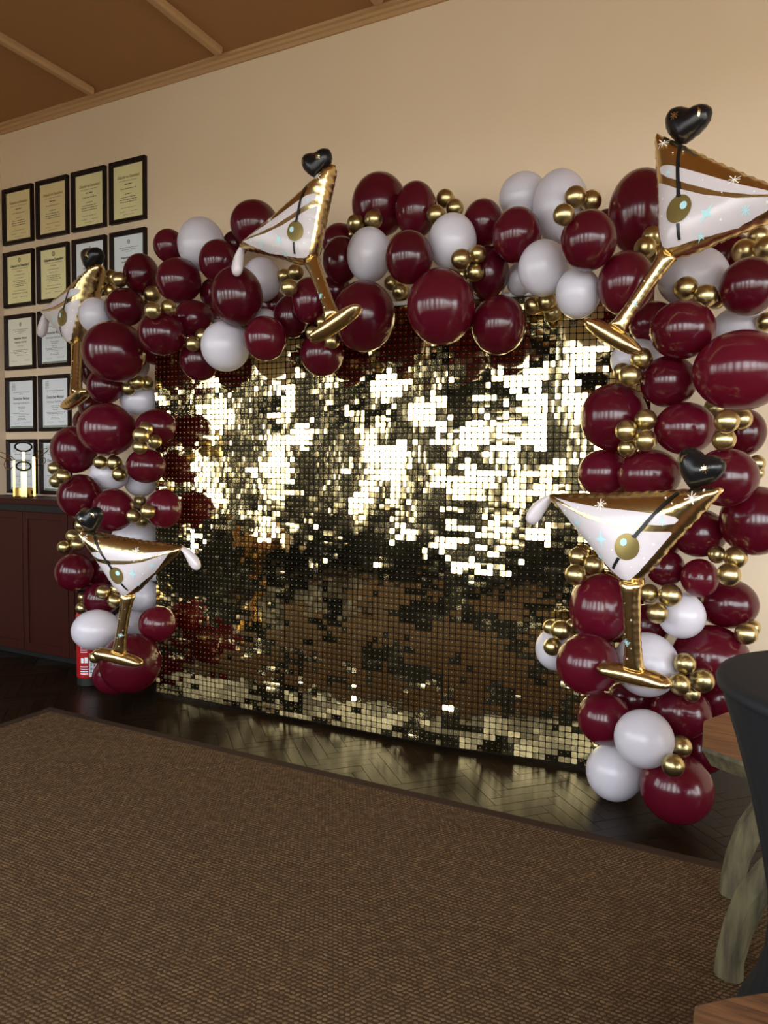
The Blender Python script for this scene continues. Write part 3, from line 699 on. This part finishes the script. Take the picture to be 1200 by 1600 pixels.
def star4(cx, cy, a, b):
    out = []
    for (x0, y0, x1, y1) in ((0, b, a, 0), (a, 0, 0, -b), (0, -b, -a, 0), (-a, 0, 0, b)):
        for t in (0, .25, .5, .75):
            w = .55*4*t*(1-t); x, y = x0+(x1-x0)*t, y0+(y1-y0)*t
            out.append((cx+x*(1-w), cy+y*(1-w)))
    return out
def asterisk(cx, cy, r, arms=4, w=.7, rot=.2):
    out = []
    for i in range(arms*2):
        a = rot+math.pi*i/arms; L_ = r if i % 2 == 0 else r*.75
        n_ = (-math.sin(a), math.cos(a)); u = (math.cos(a), math.sin(a))
        a2 = rot+math.pi*(i+.5)/arms
        out += [(cx+u[0]*L_-n_[0]*w, cy+u[1]*L_-n_[1]*w), (cx+u[0]*L_+n_[0]*w, cy+u[1]*L_+n_[1]*w), (cx+math.cos(a2)*w*2.1, cy+math.sin(a2)*w*2.1)]
    return out
def smooth_poly(pts, it=2):
    P = [np.array(p, float) for p in pts]
    for _ in range(it):
        Q = []
        for i in range(len(P)):
            a, b = P[i], P[(i+1) % len(P)]; Q += [a*.75+b*.25, a*.25+b*.75]
        P = Q
    return [tuple(p) for p in P]
BOWL = Pillow(smooth_poly([(-16, -3), (-75, 70), (-132, 128), (-137, 137), (-128, 139), (0, 136), (128, 140), (137, 138), (132, 129), (75, 68), (16, -3)], 1), 36, 46, period=17, scallop=1.6)
HEART_O = []
for i in range(48):
    t = 2*math.pi*i/48; hx = 16*math.copysign(abs(math.sin(t))**1.8, math.sin(t))*2.15; hy = (14.5*math.cos(t)-3.6*math.cos(2*t)-1.2*math.cos(3*t)-.4*math.cos(4*t)+1.5)*1.95
    a = -.42; HEART_O.append((104+hx*math.cos(a)-hy*math.sin(a), 168+hx*math.sin(a)+hy*math.cos(a)))
HEART = Pillow(HEART_O, 21, 25, .5, 9, .8)
PEEL = Pillow(smooth_poly([(-131, 140), (-150, 135), (-168, 123), (-181, 106), (-181, 92), (-170, 86), (-158, 92), (-148, 106), (-138, 122), (-128, 132)], 1), 12, 13, .7, 8, .5)
STEM = Pillow(smooth_poly([(-19, 4), (-13, -22), (-12, -60), (-12, -100), (-14, -128), (-20, -142), (20, -142), (15, -128), (13, -100), (13, -60), (14, -22), (19, 4)], 1), 14, 13.5, .7, 11, .8)
FOOT = Pillow([(58*math.copysign(abs(math.cos(t))**.8, math.cos(t)), -151+15*math.sin(t)) for t in [2*math.pi*i/40 for i in range(40)]], 16, 14.5, .6, 9, .5)
PANEL_P = kz([(105, 72), (150, 140), (238, 262), (322, 345), (425, 448), (466, 480), (488, 486), (508, 482), (556, 440), (636, 348), (722, 246), (718, 240), (600, 237), (450, 212), (300, 168), (180, 108)])
STRIPE_P = kz([(95, 52), (200, 80), (350, 110), (550, 135), (700, 155), (748, 168), (760, 182), (740, 200), (680, 208), (560, 199), (400, 175), (250, 128), (150, 78)])
PICK1 = kz([(742, 42), (758, 46), (566, 268), (548, 258)]); PICK2 = kz([(466, 366), (482, 374), (436, 432), (424, 424)])
COLLAR = circle(*kz([(556, 262)])[0], 4.2, 2.2, -.5, 14)
OLIVE = circle(*kz([(517, 313)])[0], 18.5, 20.5, -.35); GLINT = circle(*kz([(503, 290)])[0], 5.2, 5.8, -.5, 16)
K1 = lambda x, y: kz([(x, y)])[0]
PRINTS = [('white_print', PANEL_P, M_foilw, 1.1), ('white_print_stripe', STRIPE_P, M_foilw, 1.1), ('pick_print', PICK1, M_pick, 2.1), ('pick_print', PICK2, M_pick, 2.1),
          ('pick_knob_print', COLLAR, M_pick, 2.7), ('olive_print', OLIVE, M_olive, 2.4), ('olive_glint_print', GLINT, M_blue, 3.0),
          ('star_print', star4(*K1(380, 277), 10, 16), M_blue, 2.1), ('star_print', star4(*K1(355, 370), 5.5, 8), M_blue, 2.1), ('star_print', star4(*K1(690, 188), 5, 8), M_blue, 2.1),
          ('snowflake_print', asterisk(*K1(372, 98), 9.5), M_silver, 2.1), ('snowflake_print', asterisk(*K1(823, 75), 10), M_silver, 2.1), ('snowflake_print', asterisk(*K1(235, 192), 7.5), M_blue, 2.1)]
DOTS = [K1(*p) for p in ((498, 157), (590, 370), (440, 330), (375, 172), (170, 125), (700, 72), (735, 100), (870, 40), (310, 270), (250, 110), (530, 415), (640, 300))]
STEMDOTS = [(-4, -30), (5, -55), (-6, -80), (4, -100), (-3, -118)]
def xf(S_, mir): return lambda v: [(p[0]*S_*(-1 if mir else 1), p[1]*S_, p[2]*S_) for p in v]
GEO = {}
def geo(key, fn):
    if key not in GEO: GEO[key] = fn()
    return GEO[key]
def foil_part(name, vf, S_, mir, m, parent, smooth=True):
    v = [(p[0]*S_*(-1 if mir else 1), p[1]*S_, p[2]*S_) for p in vf[0]]
    f = [t[::-1] for t in vf[1]] if mir else vf[1]
    return mesh(name, v, f, m, parent, smooth=smooth)
def M3(rows, loc=(0, 0, 0)):
    m = Matrix(((rows[0][0], rows[0][1], rows[0][2], loc[0]), (rows[1][0], rows[1][1], rows[1][2], loc[1]), (rows[2][0], rows[2][1], rows[2][2], loc[2]), (0, 0, 0, 1)))
    return m
def dots_geo(pl, pts, r, off):
    V, F_ = [], []
    for i, (x, y) in enumerate(pts):
        n = len(V); rr = r*(.7+.6*((i*37) % 10)/10)
        V += [(a, b, pl.h(a, b)+off) for a, b in circle(x, y, rr, rr, 0, 6)]; F_.append(tuple(range(n, n+6)))
    return V, F_
def glass_balloon(apex, Rb, Rs, sb, ss, mir, label):
    S0 = .00286
    root = tag(empty('glass_foil_balloon', apex), label, 'foil balloon', 'martini glass foil balloons')
    S1 = S0*sb
    bowl = foil_part('bowl', geo('bowl', lambda: pillow_mesh(BOWL, 6)), S1, mir, M_foil, root); bowl.matrix_local = M3(Rb)
    for i, (nm, poly, m, off) in enumerate(PRINTS):
        foil_part(nm, geo(('p', i), lambda: drape(BOWL, poly, 6, off)), S1, mir, m, bowl)
    d = foil_part('dot_prints', geo('dots', lambda: dots_geo(BOWL, DOTS, 1.5, 2.0)), S1, mir, M_silver, bowl); d['kind'] = 'stuff'
    h = foil_part('heart', geo('heart', lambda: pillow_mesh(HEART, 5)), S1, mir, M_foilk, root); h.matrix_local = M3(Rb); h['label'] = 'shiny black heart'
    foil_part('spark_print', geo('hs', lambda: drape(HEART, asterisk(118, 166, 7, 4, .8), 5, .8)), S1, mir, M_foil, h)
    foil_part('glint_print', geo('hg', lambda: drape(HEART, [(82, 178), (86, 187), (94, 189), (88, 184), (85, 178)], 5, .8)), S1, mir, M_foil, h)
    p = foil_part('peel_twist', geo('peel', lambda: pillow_mesh(PEEL, 4)), S1, mir, M_foilw, root); p.matrix_local = M3(Rb); p['label'] = 'white twisted peel'
    S2 = S0*ss
    s = foil_part('stem', geo('stem', lambda: pillow_mesh(STEM, 4)), S2, mir, M_foil, root); s.matrix_local = M3(Rs)
    foil_part('snowflake_print', geo('ssn', lambda: drape(STEM, asterisk(-3, -92, 6), 4, 1.0)), S2, mir, M_blue, s)
    d = foil_part('dot_prints', geo('sd', lambda: dots_geo(STEM, STEMDOTS, 1.1, 1.0)), S2, mir, M_silver, s); d['kind'] = 'stuff'
    ft = foil_part('foot', geo('foot', lambda: pillow_mesh(FOOT, 4)), S2, mir, M_foil, root); ft.matrix_local = M3(Rs)
    return root
FOILS = [
((-0.388,-1.280,1.126),((0.9669,-0.0506,-0.2500),(-0.2470,0.0593,-0.9672),(0.0637,0.9970,0.0449)),((0.9643,-0.0279,-0.2633),(-0.2621,-0.2415,-0.9343),(-0.0375,0.9700,-0.2402)),0.898,0.966,False,'upright foil cocktail glass balloon on the right column'),
((-0.304,-1.120,2.435),((0.7740,0.5837,-0.2454),(-0.2554,-0.0670,-0.9645),(-0.5794,0.8092,0.0972)),((0.8355,0.5495,0.0002),(-0.0172,0.0265,-0.9995),(-0.5493,0.8350,0.0316)),0.920,0.869,True,'tilted foil cocktail glass balloon at the top right corner'),
((-2.008,-1.100,2.611),((0.8693,-0.4940,-0.0171),(0.0001,0.0349,-0.9994),(0.4942,0.8688,0.0304)),((0.8754,-0.4801,-0.0558),(0.0634,0.2286,-0.9715),(0.4792,0.8469,0.2305)),0.858,0.949,False,'tilted foil cocktail glass balloon on the top of the arch'),
((-4.241,-0.650,2.417),((0.9367,-0.2593,-0.2355),(-0.2106,0.1202,-0.9702),(0.2798,0.9583,0.0579)),((0.9335,-0.2628,-0.2438),(-0.1726,0.2664,-0.9483),(0.3141,0.9273,0.2033)),1.042,1.014,False,'foil cocktail glass balloon turned sideways in front of the certificates'),
((-3.143,-1.250,0.823),((0.9544,0.1504,0.2578),(0.2722,-0.0843,-0.9585),(-0.1224,0.9850,-0.1214)),((0.8918,0.2622,0.3688),(0.3956,-0.0562,-0.9167),(-0.2196,0.9634,-0.1538)),0.843,0.932,True,'foil cocktail glass balloon low on the left column'),
]
for args in FOILS: glass_balloon(*args)

# ------------------------------------------------------------------ certificates
FW, FH, CX0, CZ0, CPX, CPZ = .382, .476, -5.895, 3.955, .4317, .5425
def textmesh(s, size, bold=0., shear=0.):
    cu = bpy.data.curves.new('txt', 'FONT'); cu.body = s; cu.size = size; cu.align_x = 'CENTER'; cu.offset = bold; cu.shear = shear; cu.resolution_u = 2; cu.fill_mode = 'FRONT'
    o = bpy.data.objects.new('txt', cu); C.objects.link(o)
    dg = bpy.context.evaluated_depsgraph_get(); dg.update()
    me = bpy.data.meshes.new_from_object(o.evaluated_get(dg)); C.objects.unlink(o); bpy.data.objects.remove(o); bpy.data.curves.remove(cu)
    return me
TXT = {}
def put_text(s, size, m, parent, x, z, width=None, bold=0., shear=0.):
    key = (s, size, bold, shear, m.name, width)
    if key not in TXT:
        me = textmesh(s, size, bold, shear)
        xs = [v.co.x for v in me.vertices]; w = max(xs)-min(xs); k = (width/w) if width else 1
        me.transform(Matrix(((k, 0, 0, 0), (0, 0, -1, 0), (0, 1, 0, 0), (0, 0, 0, 1)))); me.materials.clear(); me.materials.append(m); TXT[key] = me
    o = obj('lettering', TXT[key], parent, (x, -.0012, z)); return o
def lines(rows, m, parent, name='fine_print'):      # rows: (x, z, width, height), each broken into word-long dashes
    P = []
    for x, z, w, h in rows:
        q = -w/2; rr = random.Random(int((x*91+z*733+w*57)*1000))
        while q < w/2:
            l = min(rr.uniform(.012, .034), w/2-q); P.append(([(x+q, -.001, z), (x+q+l, -.001, z), (x+q+l, -.001, z+h), (x+q, -.001, z+h)], [(0, 1, 2, 3)])); q += l+.006
    o = mesh(name, *join(P), m, parent); o['kind'] = 'stuff'; return o
def signature(parent, x, z, w):
    pts = [(x+w*t/24, -.0012, z+.010*math.sin(t*1.3)*math.cos(t*.37)+.004*math.sin(t*2.9)) for t in range(25)]
    V, F_ = [], []
    for i, p in enumerate(pts):
        V += [p, (p[0], p[1], p[2]+.0022)]
        if i: n = len(V); F_.append((n-4, n-2, n-1, n-3))
    mesh('signature', V, F_, M_ink, parent)
def crest(parent, kind, x, z):
    if kind == 'G':
        v, f = ring(.017, .02, .0045, .0012, 20); mesh('emblem', [(a+x, b-.0008, c+z) for a, b, c in v], f, M_ink, parent)
        put_text('G', .03, M_ink, parent, x, z-.0105, .014, .0008, .2)
    elif kind == 'oval':
        v, f = ring(.012, .017, .004, .0012, 18); mesh('emblem', [(a+x, b-.0008, c+z) for a, b, c in v], f, M_ink, parent)
        mesh('emblem', [(x+a, -.001, z+b) for a, b in star4(0, 0, .006, .011)], [tuple(range(16))], M_ink, parent)
    else:
        v, f = join([box(x-.018, x+.018, -.001, 0, z-.03, z-.028), box(x-.018, x+.018, -.001, 0, z+.028, z+.03), box(x-.018, x-.016, -.001, 0, z-.028, z+.028), box(x+.016, x+.018, -.001, 0, z-.028, z+.028)])
        mesh('emblem', v, f, M_greyink, parent)
        v, f = ring(.010, .015, .004, .0012, 18); mesh('emblem', [(a+x, b-.0008, c+z+.006) for a, b, c in v], f, M_greyink, parent)
        lines([(x, z-.02, .028, .003)], M_greyink, parent)
ROWN = ['top', 'second', 'third', 'fourth', 'lowest']; COLN = ['leftmost', 'second', 'third', 'rightmost']
def frame_geo():
    b, d = .033, .03; P = []
    W, Hh = FW/2, FH/2
    prof = [(0, 0), (0, -d), (b*.45, -d), (b, -d*.62), (b, 0)]   # inset, depth
    V, F_ = [], []
    for ins, y in prof:
        V += [(-W+ins, y, -Hh+ins), (W-ins, y, -Hh+ins), (W-ins, y, Hh-ins), (-W+ins, y, Hh-ins)]
    for i in range(len(prof)-1):
        for k in range(4): F_.append((i*4+k, i*4+(k+1) % 4, (i+1)*4+(k+1) % 4, (i+1)*4+k))
    return V, F_
FG = frame_geo()
def certificate(r, c, style):
    x, z = CX0+c*CPX+FW/2, CZ0-r*CPZ-FH/2
    papers = {'club_tan': ('aged cream', M_tanp if c < 2 else M_creamp), 'club_g': ('yellowish', M_creamp), 'meister_oval': ('pale', M_whitep if c else M_ivoryp), 'meister_sq': ('bluish white', M_whitep)}
    pn, pm = papers[style]
    root = tag(empty('framed_certificate', (x, 0, z-FH/2)), '%s certificate in dark frame on the wall, %s row, %s of the row' % (pn, ROWN[r], COLN[c]), 'certificate', 'framed certificates on the tan wall')
    ctr = (0, 0, FH/2)
    mesh('frame', *FG, M_blackframe, root, loc=ctr)
    W, Hh = FW/2-.033, FH/2-.033
    pap = mesh('paper', *box(-W, W, -.003, 0, -Hh, Hh), pm, root, loc=(0, -.005, FH/2))
    g = pap; dy = -.003
    if style == 'club_tan':
        put_text('Clubpokal von Deutschland', .03, M_goldink, g, 0, .105, .235, .0009, .15)
        lines([(0, .083, .20, .004)], M_greyink, g); lines([(0, .054, .08, .007)], M_ink, g)
        lines([(0, .020, .16, .005), (0, -.02, .07, .005), (0, -.045, .16, .005), (0, -.063, .18, .005), (0, -.081, .17, .005)], M_ink, g)
        lines([(0, -.125, .16, .004), (-.06, -.155, .06, .004), (.06, -.155, .07, .004), (0, -.178, .11, .003)], M_greyink, g)
    elif style == 'club_g':
        crest(g, 'G', 0, .165)
        put_text('Clubpokal von Deutschland', .03, M_ink, g, 0, .108, .24, .0012, .2)
        lines([(0, .09, .21, .004), (0, .066, .07, .006), (0, .036, .14, .005), (0, .01, .10, .004)], M_greyink, g)
        lines([(0, -.015, .17, .004), (0, -.03, .16, .004), (0, -.045, .18, .004), (0, -.06, .12, .004)], M_ink, g)
        lines([(0, -.098, .16, .004), (0, -.122, .2, .005), (-.07, -.155, .06, .004), (.05, -.155, .08, .004)], M_greyink, g)
    elif style == 'meister_oval':
        crest(g, 'oval', 0, .155)
        put_text('Deutscher Meister', .022, M_ink, g, 0, .028, .17, .0008)
        put_text('Hamburger Golf Club', .018, M_ink, g, 0, -.005, .155, .0005)
        lines([(0, .108, .2, .005), (0, .092, .15, .005), (0, .078, .06, .004)], M_greyink, g)
        lines([(0, -.035, .08, .004), (0, -.07, .2, .004), (0, -.083, .19, .004), (0, -.096, .17, .004), (0, -.115, .1, .004)], M_greyink, g)
        signature(g, -.12, -.165, .07); signature(g, .05, -.16, .07)
    else:
        crest(g, 'sq', -.10, .155)
        put_text('Deutscher Meister', .034, M_ink, g, 0, .042, .215, .0006)
        put_text('Hamburger GolfClub e.V.', .022, M_ink, g, 0, .006, .215)
        lines([(0, .105, .21, .005), (0, .09, .05, .005), (0, -.025, .1, .005), (0, -.04, .08, .005), (0, -.06, .06, .004)], M_greyink, g)
        lines([(0, -.08, .23, .004), (0, -.092, .2, .004), (0, -.104, .08, .004), (0, -.122, .1, .004), (0, -.134, .12, .004)], M_greyink, g)
        signature(g, -.1, -.165, .07); signature(g, .03, -.158, .09)
        mesh('logo_strip', *box(-W+.01, W-.01, -.001, 0, -Hh+.004, -Hh+.016), M_greenink, g)
    for ch in pap.children:
        ch.location.y += dy
    gl = mesh('glass_pane', *box(-W, W, -.0015, 0, -Hh, Hh), M_glass, root, loc=(0, -.0155, FH/2))
    return root
for r, c, st in [(0, 0, 'club_tan'), (0, 1, 'club_tan'), (0, 2, 'club_tan'), (0, 3, 'club_tan'), (1, 0, 'club_g'), (1, 1, 'club_g'), (1, 2, 'meister_oval'), (1, 3, 'meister_oval'),
                 (2, 0, 'meister_oval'), (2, 1, 'meister_sq'), (3, 0, 'meister_sq'), (3, 1, 'meister_sq'), (4, 0, 'meister_sq'), (4, 1, 'meister_sq')]:
    certificate(r, c, st)

# ------------------------------------------------------------------ cabinets
CF = -.42; CT = 1.292
DX = [-5.93, -5.691, -5.168, -4.645, -4.122]
CL = ['narrow oxblood cabinet unit in the left corner', 'oxblood red cabinet unit below the brass trophy', 'oxblood red cabinet unit left of the fire extinguisher', 'oxblood red cabinet unit behind the left balloon column']
for i in range(4):
    x0, x1 = DX[i]+.001, DX[i+1]-.001; cxm = (x0+x1)/2
    cab = tag(empty('cabinet', (cxm, CF, 0)), CL[i], 'cabinet', 'low cabinets along the long wall'); w = (x1-x0)/2
    mesh('body', *box(-w, w, .022, .40, .055, CT-.105), M_cab, cab)
    mesh('plinth', *box(-w, w, .06, .40, 0, .055), M_black, cab)
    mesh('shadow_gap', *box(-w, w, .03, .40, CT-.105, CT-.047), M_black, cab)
    dz0, dz1 = .06, CT-.108; st = min(.055, w*.3); w2 = w-.004
    door = mesh('door', *box(-w2, w2, .012, .0215, dz0, dz1), M_cab, cab)
    for nm, b in (('stile', (-w2, -w2+st, dz0, dz1)), ('stile', (w2-st, w2, dz0, dz1)), ('rail', (-w2+st, w2-st, dz0, dz0+st*1.3)), ('rail', (-w2+st, w2-st, dz1-st, dz1))):
        bevelled(nm, box(b[0], b[1], 0, .0125, b[2], b[3]), M_cab, door, .002, 1)
wt = bevelled('cabinet_worktop', box(-5.925, -4.122, CF-.02, -.001, CT-.045, CT), M_cab, None, .004, 2)
tag(wt, 'long dark red worktop board running over the low cabinets', 'worktop')

# ------------------------------------------------------------------ brass trophy
tr = tag(empty('trophy', (-5.365, -.25, CT+.001)), 'brass trophy of upright strips with oval rings on the cabinet', 'trophy')
tr.rotation_euler.z = .927
mesh('base_cup', *lathe([(.05, 0), (.072, 0), (.074, .006), (.07, .01), (.07, .075), (.066, .075), (.066, .012)], 32), M_brass, tr, smooth=False)
for x, y, w, h, m in ((0, .064, .011, .376, M_brass), (0, -.072, .022, .214, M_brass), (-.072, 0, .010, .305, M_brass), (.076, -.01, .012, .335, M_brass)):
    bevelled('strip', box(x-w, x+w, y-.002, y+.002, .002, h), M_brass, tr, .001, 1)
for cx_, cy_, cz_, rx, rz, rot, wd_, m in ((0, .064, .418, .07, .046, 0, .014, M_ebony), (0, -.072, .256, .06, .043, 0, .013, M_ebony), (-.132, 0, .335, .068, .024, .42, .006, M_brass),
                                     (-.108, .01, .272, .036, .05, .2, .006, M_brass), (.13, -.01, .372, .066, .022, -.5, .006, M_brass), (.125, .0, .30, .046, .036, -.4, .006, M_brass)):
    v, f = ring(rx, rz, wd_, .008, 36)
    rg = mesh('ring', v, f, m, tr, loc=(cx_, cy_, cz_)); rg.rotation_euler = (.25, rot, 0)

# ------------------------------------------------------------------ fire extinguisher
fx = tag(empty('fire_extinguisher', (-4.14, -.67, 0)), 'red fire extinguisher with white label on the floor behind balloons', 'fire extinguisher')
mesh('cylinder', *lathe([(.072, .055), (.078, .06), (.08, .07), (.08, .50), (.07, .545), (.045, .575), (.022, .59), (.022, .61)], 40), M_red, fx, smooth=True)
mesh('base_ring', *lathe([(.07, 0), (.077, .004), (.077, .058), (.07, .06)], 40), M_black, fx, smooth=False)
mesh('valve', *lathe([(.014, .605), (.02, .61), (.02, .66), (.012, .665)], 20), M_brass, fx)
bevelled('carry_handle', box(-.012, .012, -.10, .02, .672, .684), M_black, fx, .003, 1)
bevelled('lever', box(-.012, .012, -.10, .02, .700, .710), M_black, fx, .003, 1)
mesh('hose', *tube([(0, .02, .64), (.03, .06, .62), (.07, .07, .52), (.085, .05, .40), (.088, .03, .3)], [.009]*5, 10), M_black, fx, smooth=True)
def wrap(a0, a1, z0, z1, r, n=10):
    V = []; F_ = []
    for i in range(n+1):
        a = a0+(a1-a0)*i/n; V += [(r*math.cos(a), r*math.sin(a), z0), (r*math.cos(a), r*math.sin(a), z1)]
        if i: k = len(V); F_.append((k-4, k-2, k-1, k-3))
    return V, F_
va = math.atan2(-3.45, 4.0)
mesh('label_sheet', *wrap(va+.05, va+.75, .07, .235, .0808), M_whitep, fx)
P = [wrap(va-.72, va-.04, .09+.0165*i, .096+.0165*i, .0807, 6) for i in range(4)]+[wrap(va-.72, va-.1, .245+.015*i, .250+.015*i, .0807, 6) for i in range(5)]
P += [wrap(va-.65, va-.42, .17, .205, .0807, 4), wrap(va-.33, va-.06, .17, .21, .0807, 4)]
o = mesh('white_lettering', *join(P), M_whitep, fx); o['kind'] = 'stuff'
P = [wrap(va+.1, va+.3, .10+.009*i, .104+.009*i, .0812, 4) for i in range(12)]
o = mesh('black_lettering', *join(P), M_ink, fx); o['kind'] = 'stuff'
P = [wrap(va+.40+.035*i, va+.40+.035*i+(.012 if i % 2 else .02), .076, .098, .0812, 1) for i in range(9)]
o = mesh('bar_code', *join(P), M_ink, fx); o['kind'] = 'stuff'
for i in range(2):
    mesh('red_symbol', *wrap(va+.42, va+.52, .11+.03*i, .127+.03*i, .0812, 3), M_red, fx)

# ------------------------------------------------------------------ black cocktail table
TX, TY, TZ = .335, -2.40, 1.085
tb = tag(empty('cocktail_table', (TX, TY, .0105)), 'round standing table under a black stretch cover at the right edge', 'table')
prof = [(0, .392), (.06, .375), (.16, .345), (.26, .31), (.34, .275), (.42, .25), (.5, .244), (.57, .248), (.69, .268), (.82, .296), (.94, .33), (1.04, .362), (1.062, .371)]
V, F_ = [], []; n = 120
for z, r in prof:
    for k in range(n):
        a = 2*math.pi*k/n; lobe = max(0, math.cos(2*(a-2.75)))**2
        low = max(0, 1-z/.42)**1.4
        rr = r*(1-.30*low*(1-lobe))+.0025*math.sin(a*37)*min(1, (1.06-z)*4)*(z > .03)
        V.append((rr*math.cos(a), rr*math.sin(a), z+.03*low*(1-lobe)))
for i in range(len(prof)-1):
    for k in range(n): F_.append((i*n+k, i*n+(k+1) % n, (i+1)*n+(k+1) % n, (i+1)*n+k))
mesh('stretch_skirt', V, F_, M_spandex, tb, smooth=True)
mesh('top_cover', *lathe([(.369, 1.056), (.376, 1.060), (.378, 1.072), (.372, 1.083), (.35, 1.086), (.2, 1.084), (.02, 1.083)], 72), M_spandex, tb, smooth=True)
mesh('pole', *lathe([(.03, .02), (.03, 1.05)], 20), M_black, tb)

# ------------------------------------------------------------------ rustic plank table
pt = tag(empty('plank_table', (.4, -1.78, .0105)), 'rustic wooden plank table with curved weathered legs behind the black table', 'table')
poly = [(-.088, -1.67), (-.02, -1.535), (.30, -1.47), (1.0, -1.46), (1.02, -2.02), (.30, -2.02), (.036, -1.995), (-.08, -1.92)]
poly = [(x-.4, y+1.78) for x, y in poly]; n = len(poly); zt = .722
V = [(x, y, zt) for x, y in poly]+[(x*1.005, y*1.005, zt-.012) for x, y in poly]+[(x*.97+.01, y*.93, zt-.058) for x, y in poly]
mesh('plank_top', V[:n], [tuple(range(n-1, -1, -1))], M_planktop, pt)
F_ = [(k, (k+1) % n, n+(k+1) % n, n+k) for k in range(n)]+[(n+k, n+(k+1) % n, 2*n+(k+1) % n, 2*n+k) for k in range(n)]+[tuple(2*n+k for k in range(n))]
mesh('live_edge', V, F_, M_driftwood, pt)
for ly in (-1.39+1.78, -1.87+1.78):
    path = [(-.385, ly, 0), (-.383, ly, .06), (-.365, ly, .16), (-.335, ly, .26), (-.285, ly, .35), (-.205, ly*.92, .45), (-.10, ly*.75, .56), (.02, ly*.6, .665)]
    v, f = tube(path, [.042, .040, .042, .045, .048, .05, .05, .05], 8, .7); v = [(a, b, max(c, 0)) for a, b, c in v]
    mesh('curved_leg', v, f, M_driftwood, pt)
    path = [(.56, ly, 0), (.55, ly, .1), (.5, ly, .3), (.4, ly*.85, .5), (.28, ly*.6, .665)]
    v, f = tube(path, [.042, .042, .045, .05, .05], 8, .7); v = [(a, b, max(c, 0)) for a, b, c in v]
    mesh('curved_leg', v, f, M_driftwood, pt)

# ------------------------------------------------------------------ foreground stool
so = tag(empty('wooden_stool', (.12, -2.86, .0105)), 'brown wooden stool seat cut off by the bottom right picture corner', 'stool')
poly = [(-.05, -2.72), (.0, -2.672), (.085, -2.605), (.28, -2.72), (.30, -3.02), (-.035, -3.08), (-.045, -2.95)]
poly = [(x-.12, y+2.86) for x, y in poly]; n = len(poly)
V = [(x, y, .47) for x, y in poly]+[(x, y, .435) for x, y in poly]
F_ = [tuple(range(n-1, -1, -1)), tuple(range(n, 2*n))]+[(k, (k+1) % n, n+(k+1) % n, n+k) for k in range(n)]
bevelled('seat', (V, F_), M_stool, so, .006, 2)
for lx, ly in ((-.10, .08), (-.09, -.15), (.12, .08), (.13, -.13)):
    mesh('leg', *tube([(lx*1.15, ly*1.1, 0), (lx, ly, .437)], [.014, .018], 10), M_stool, so, smooth=True)
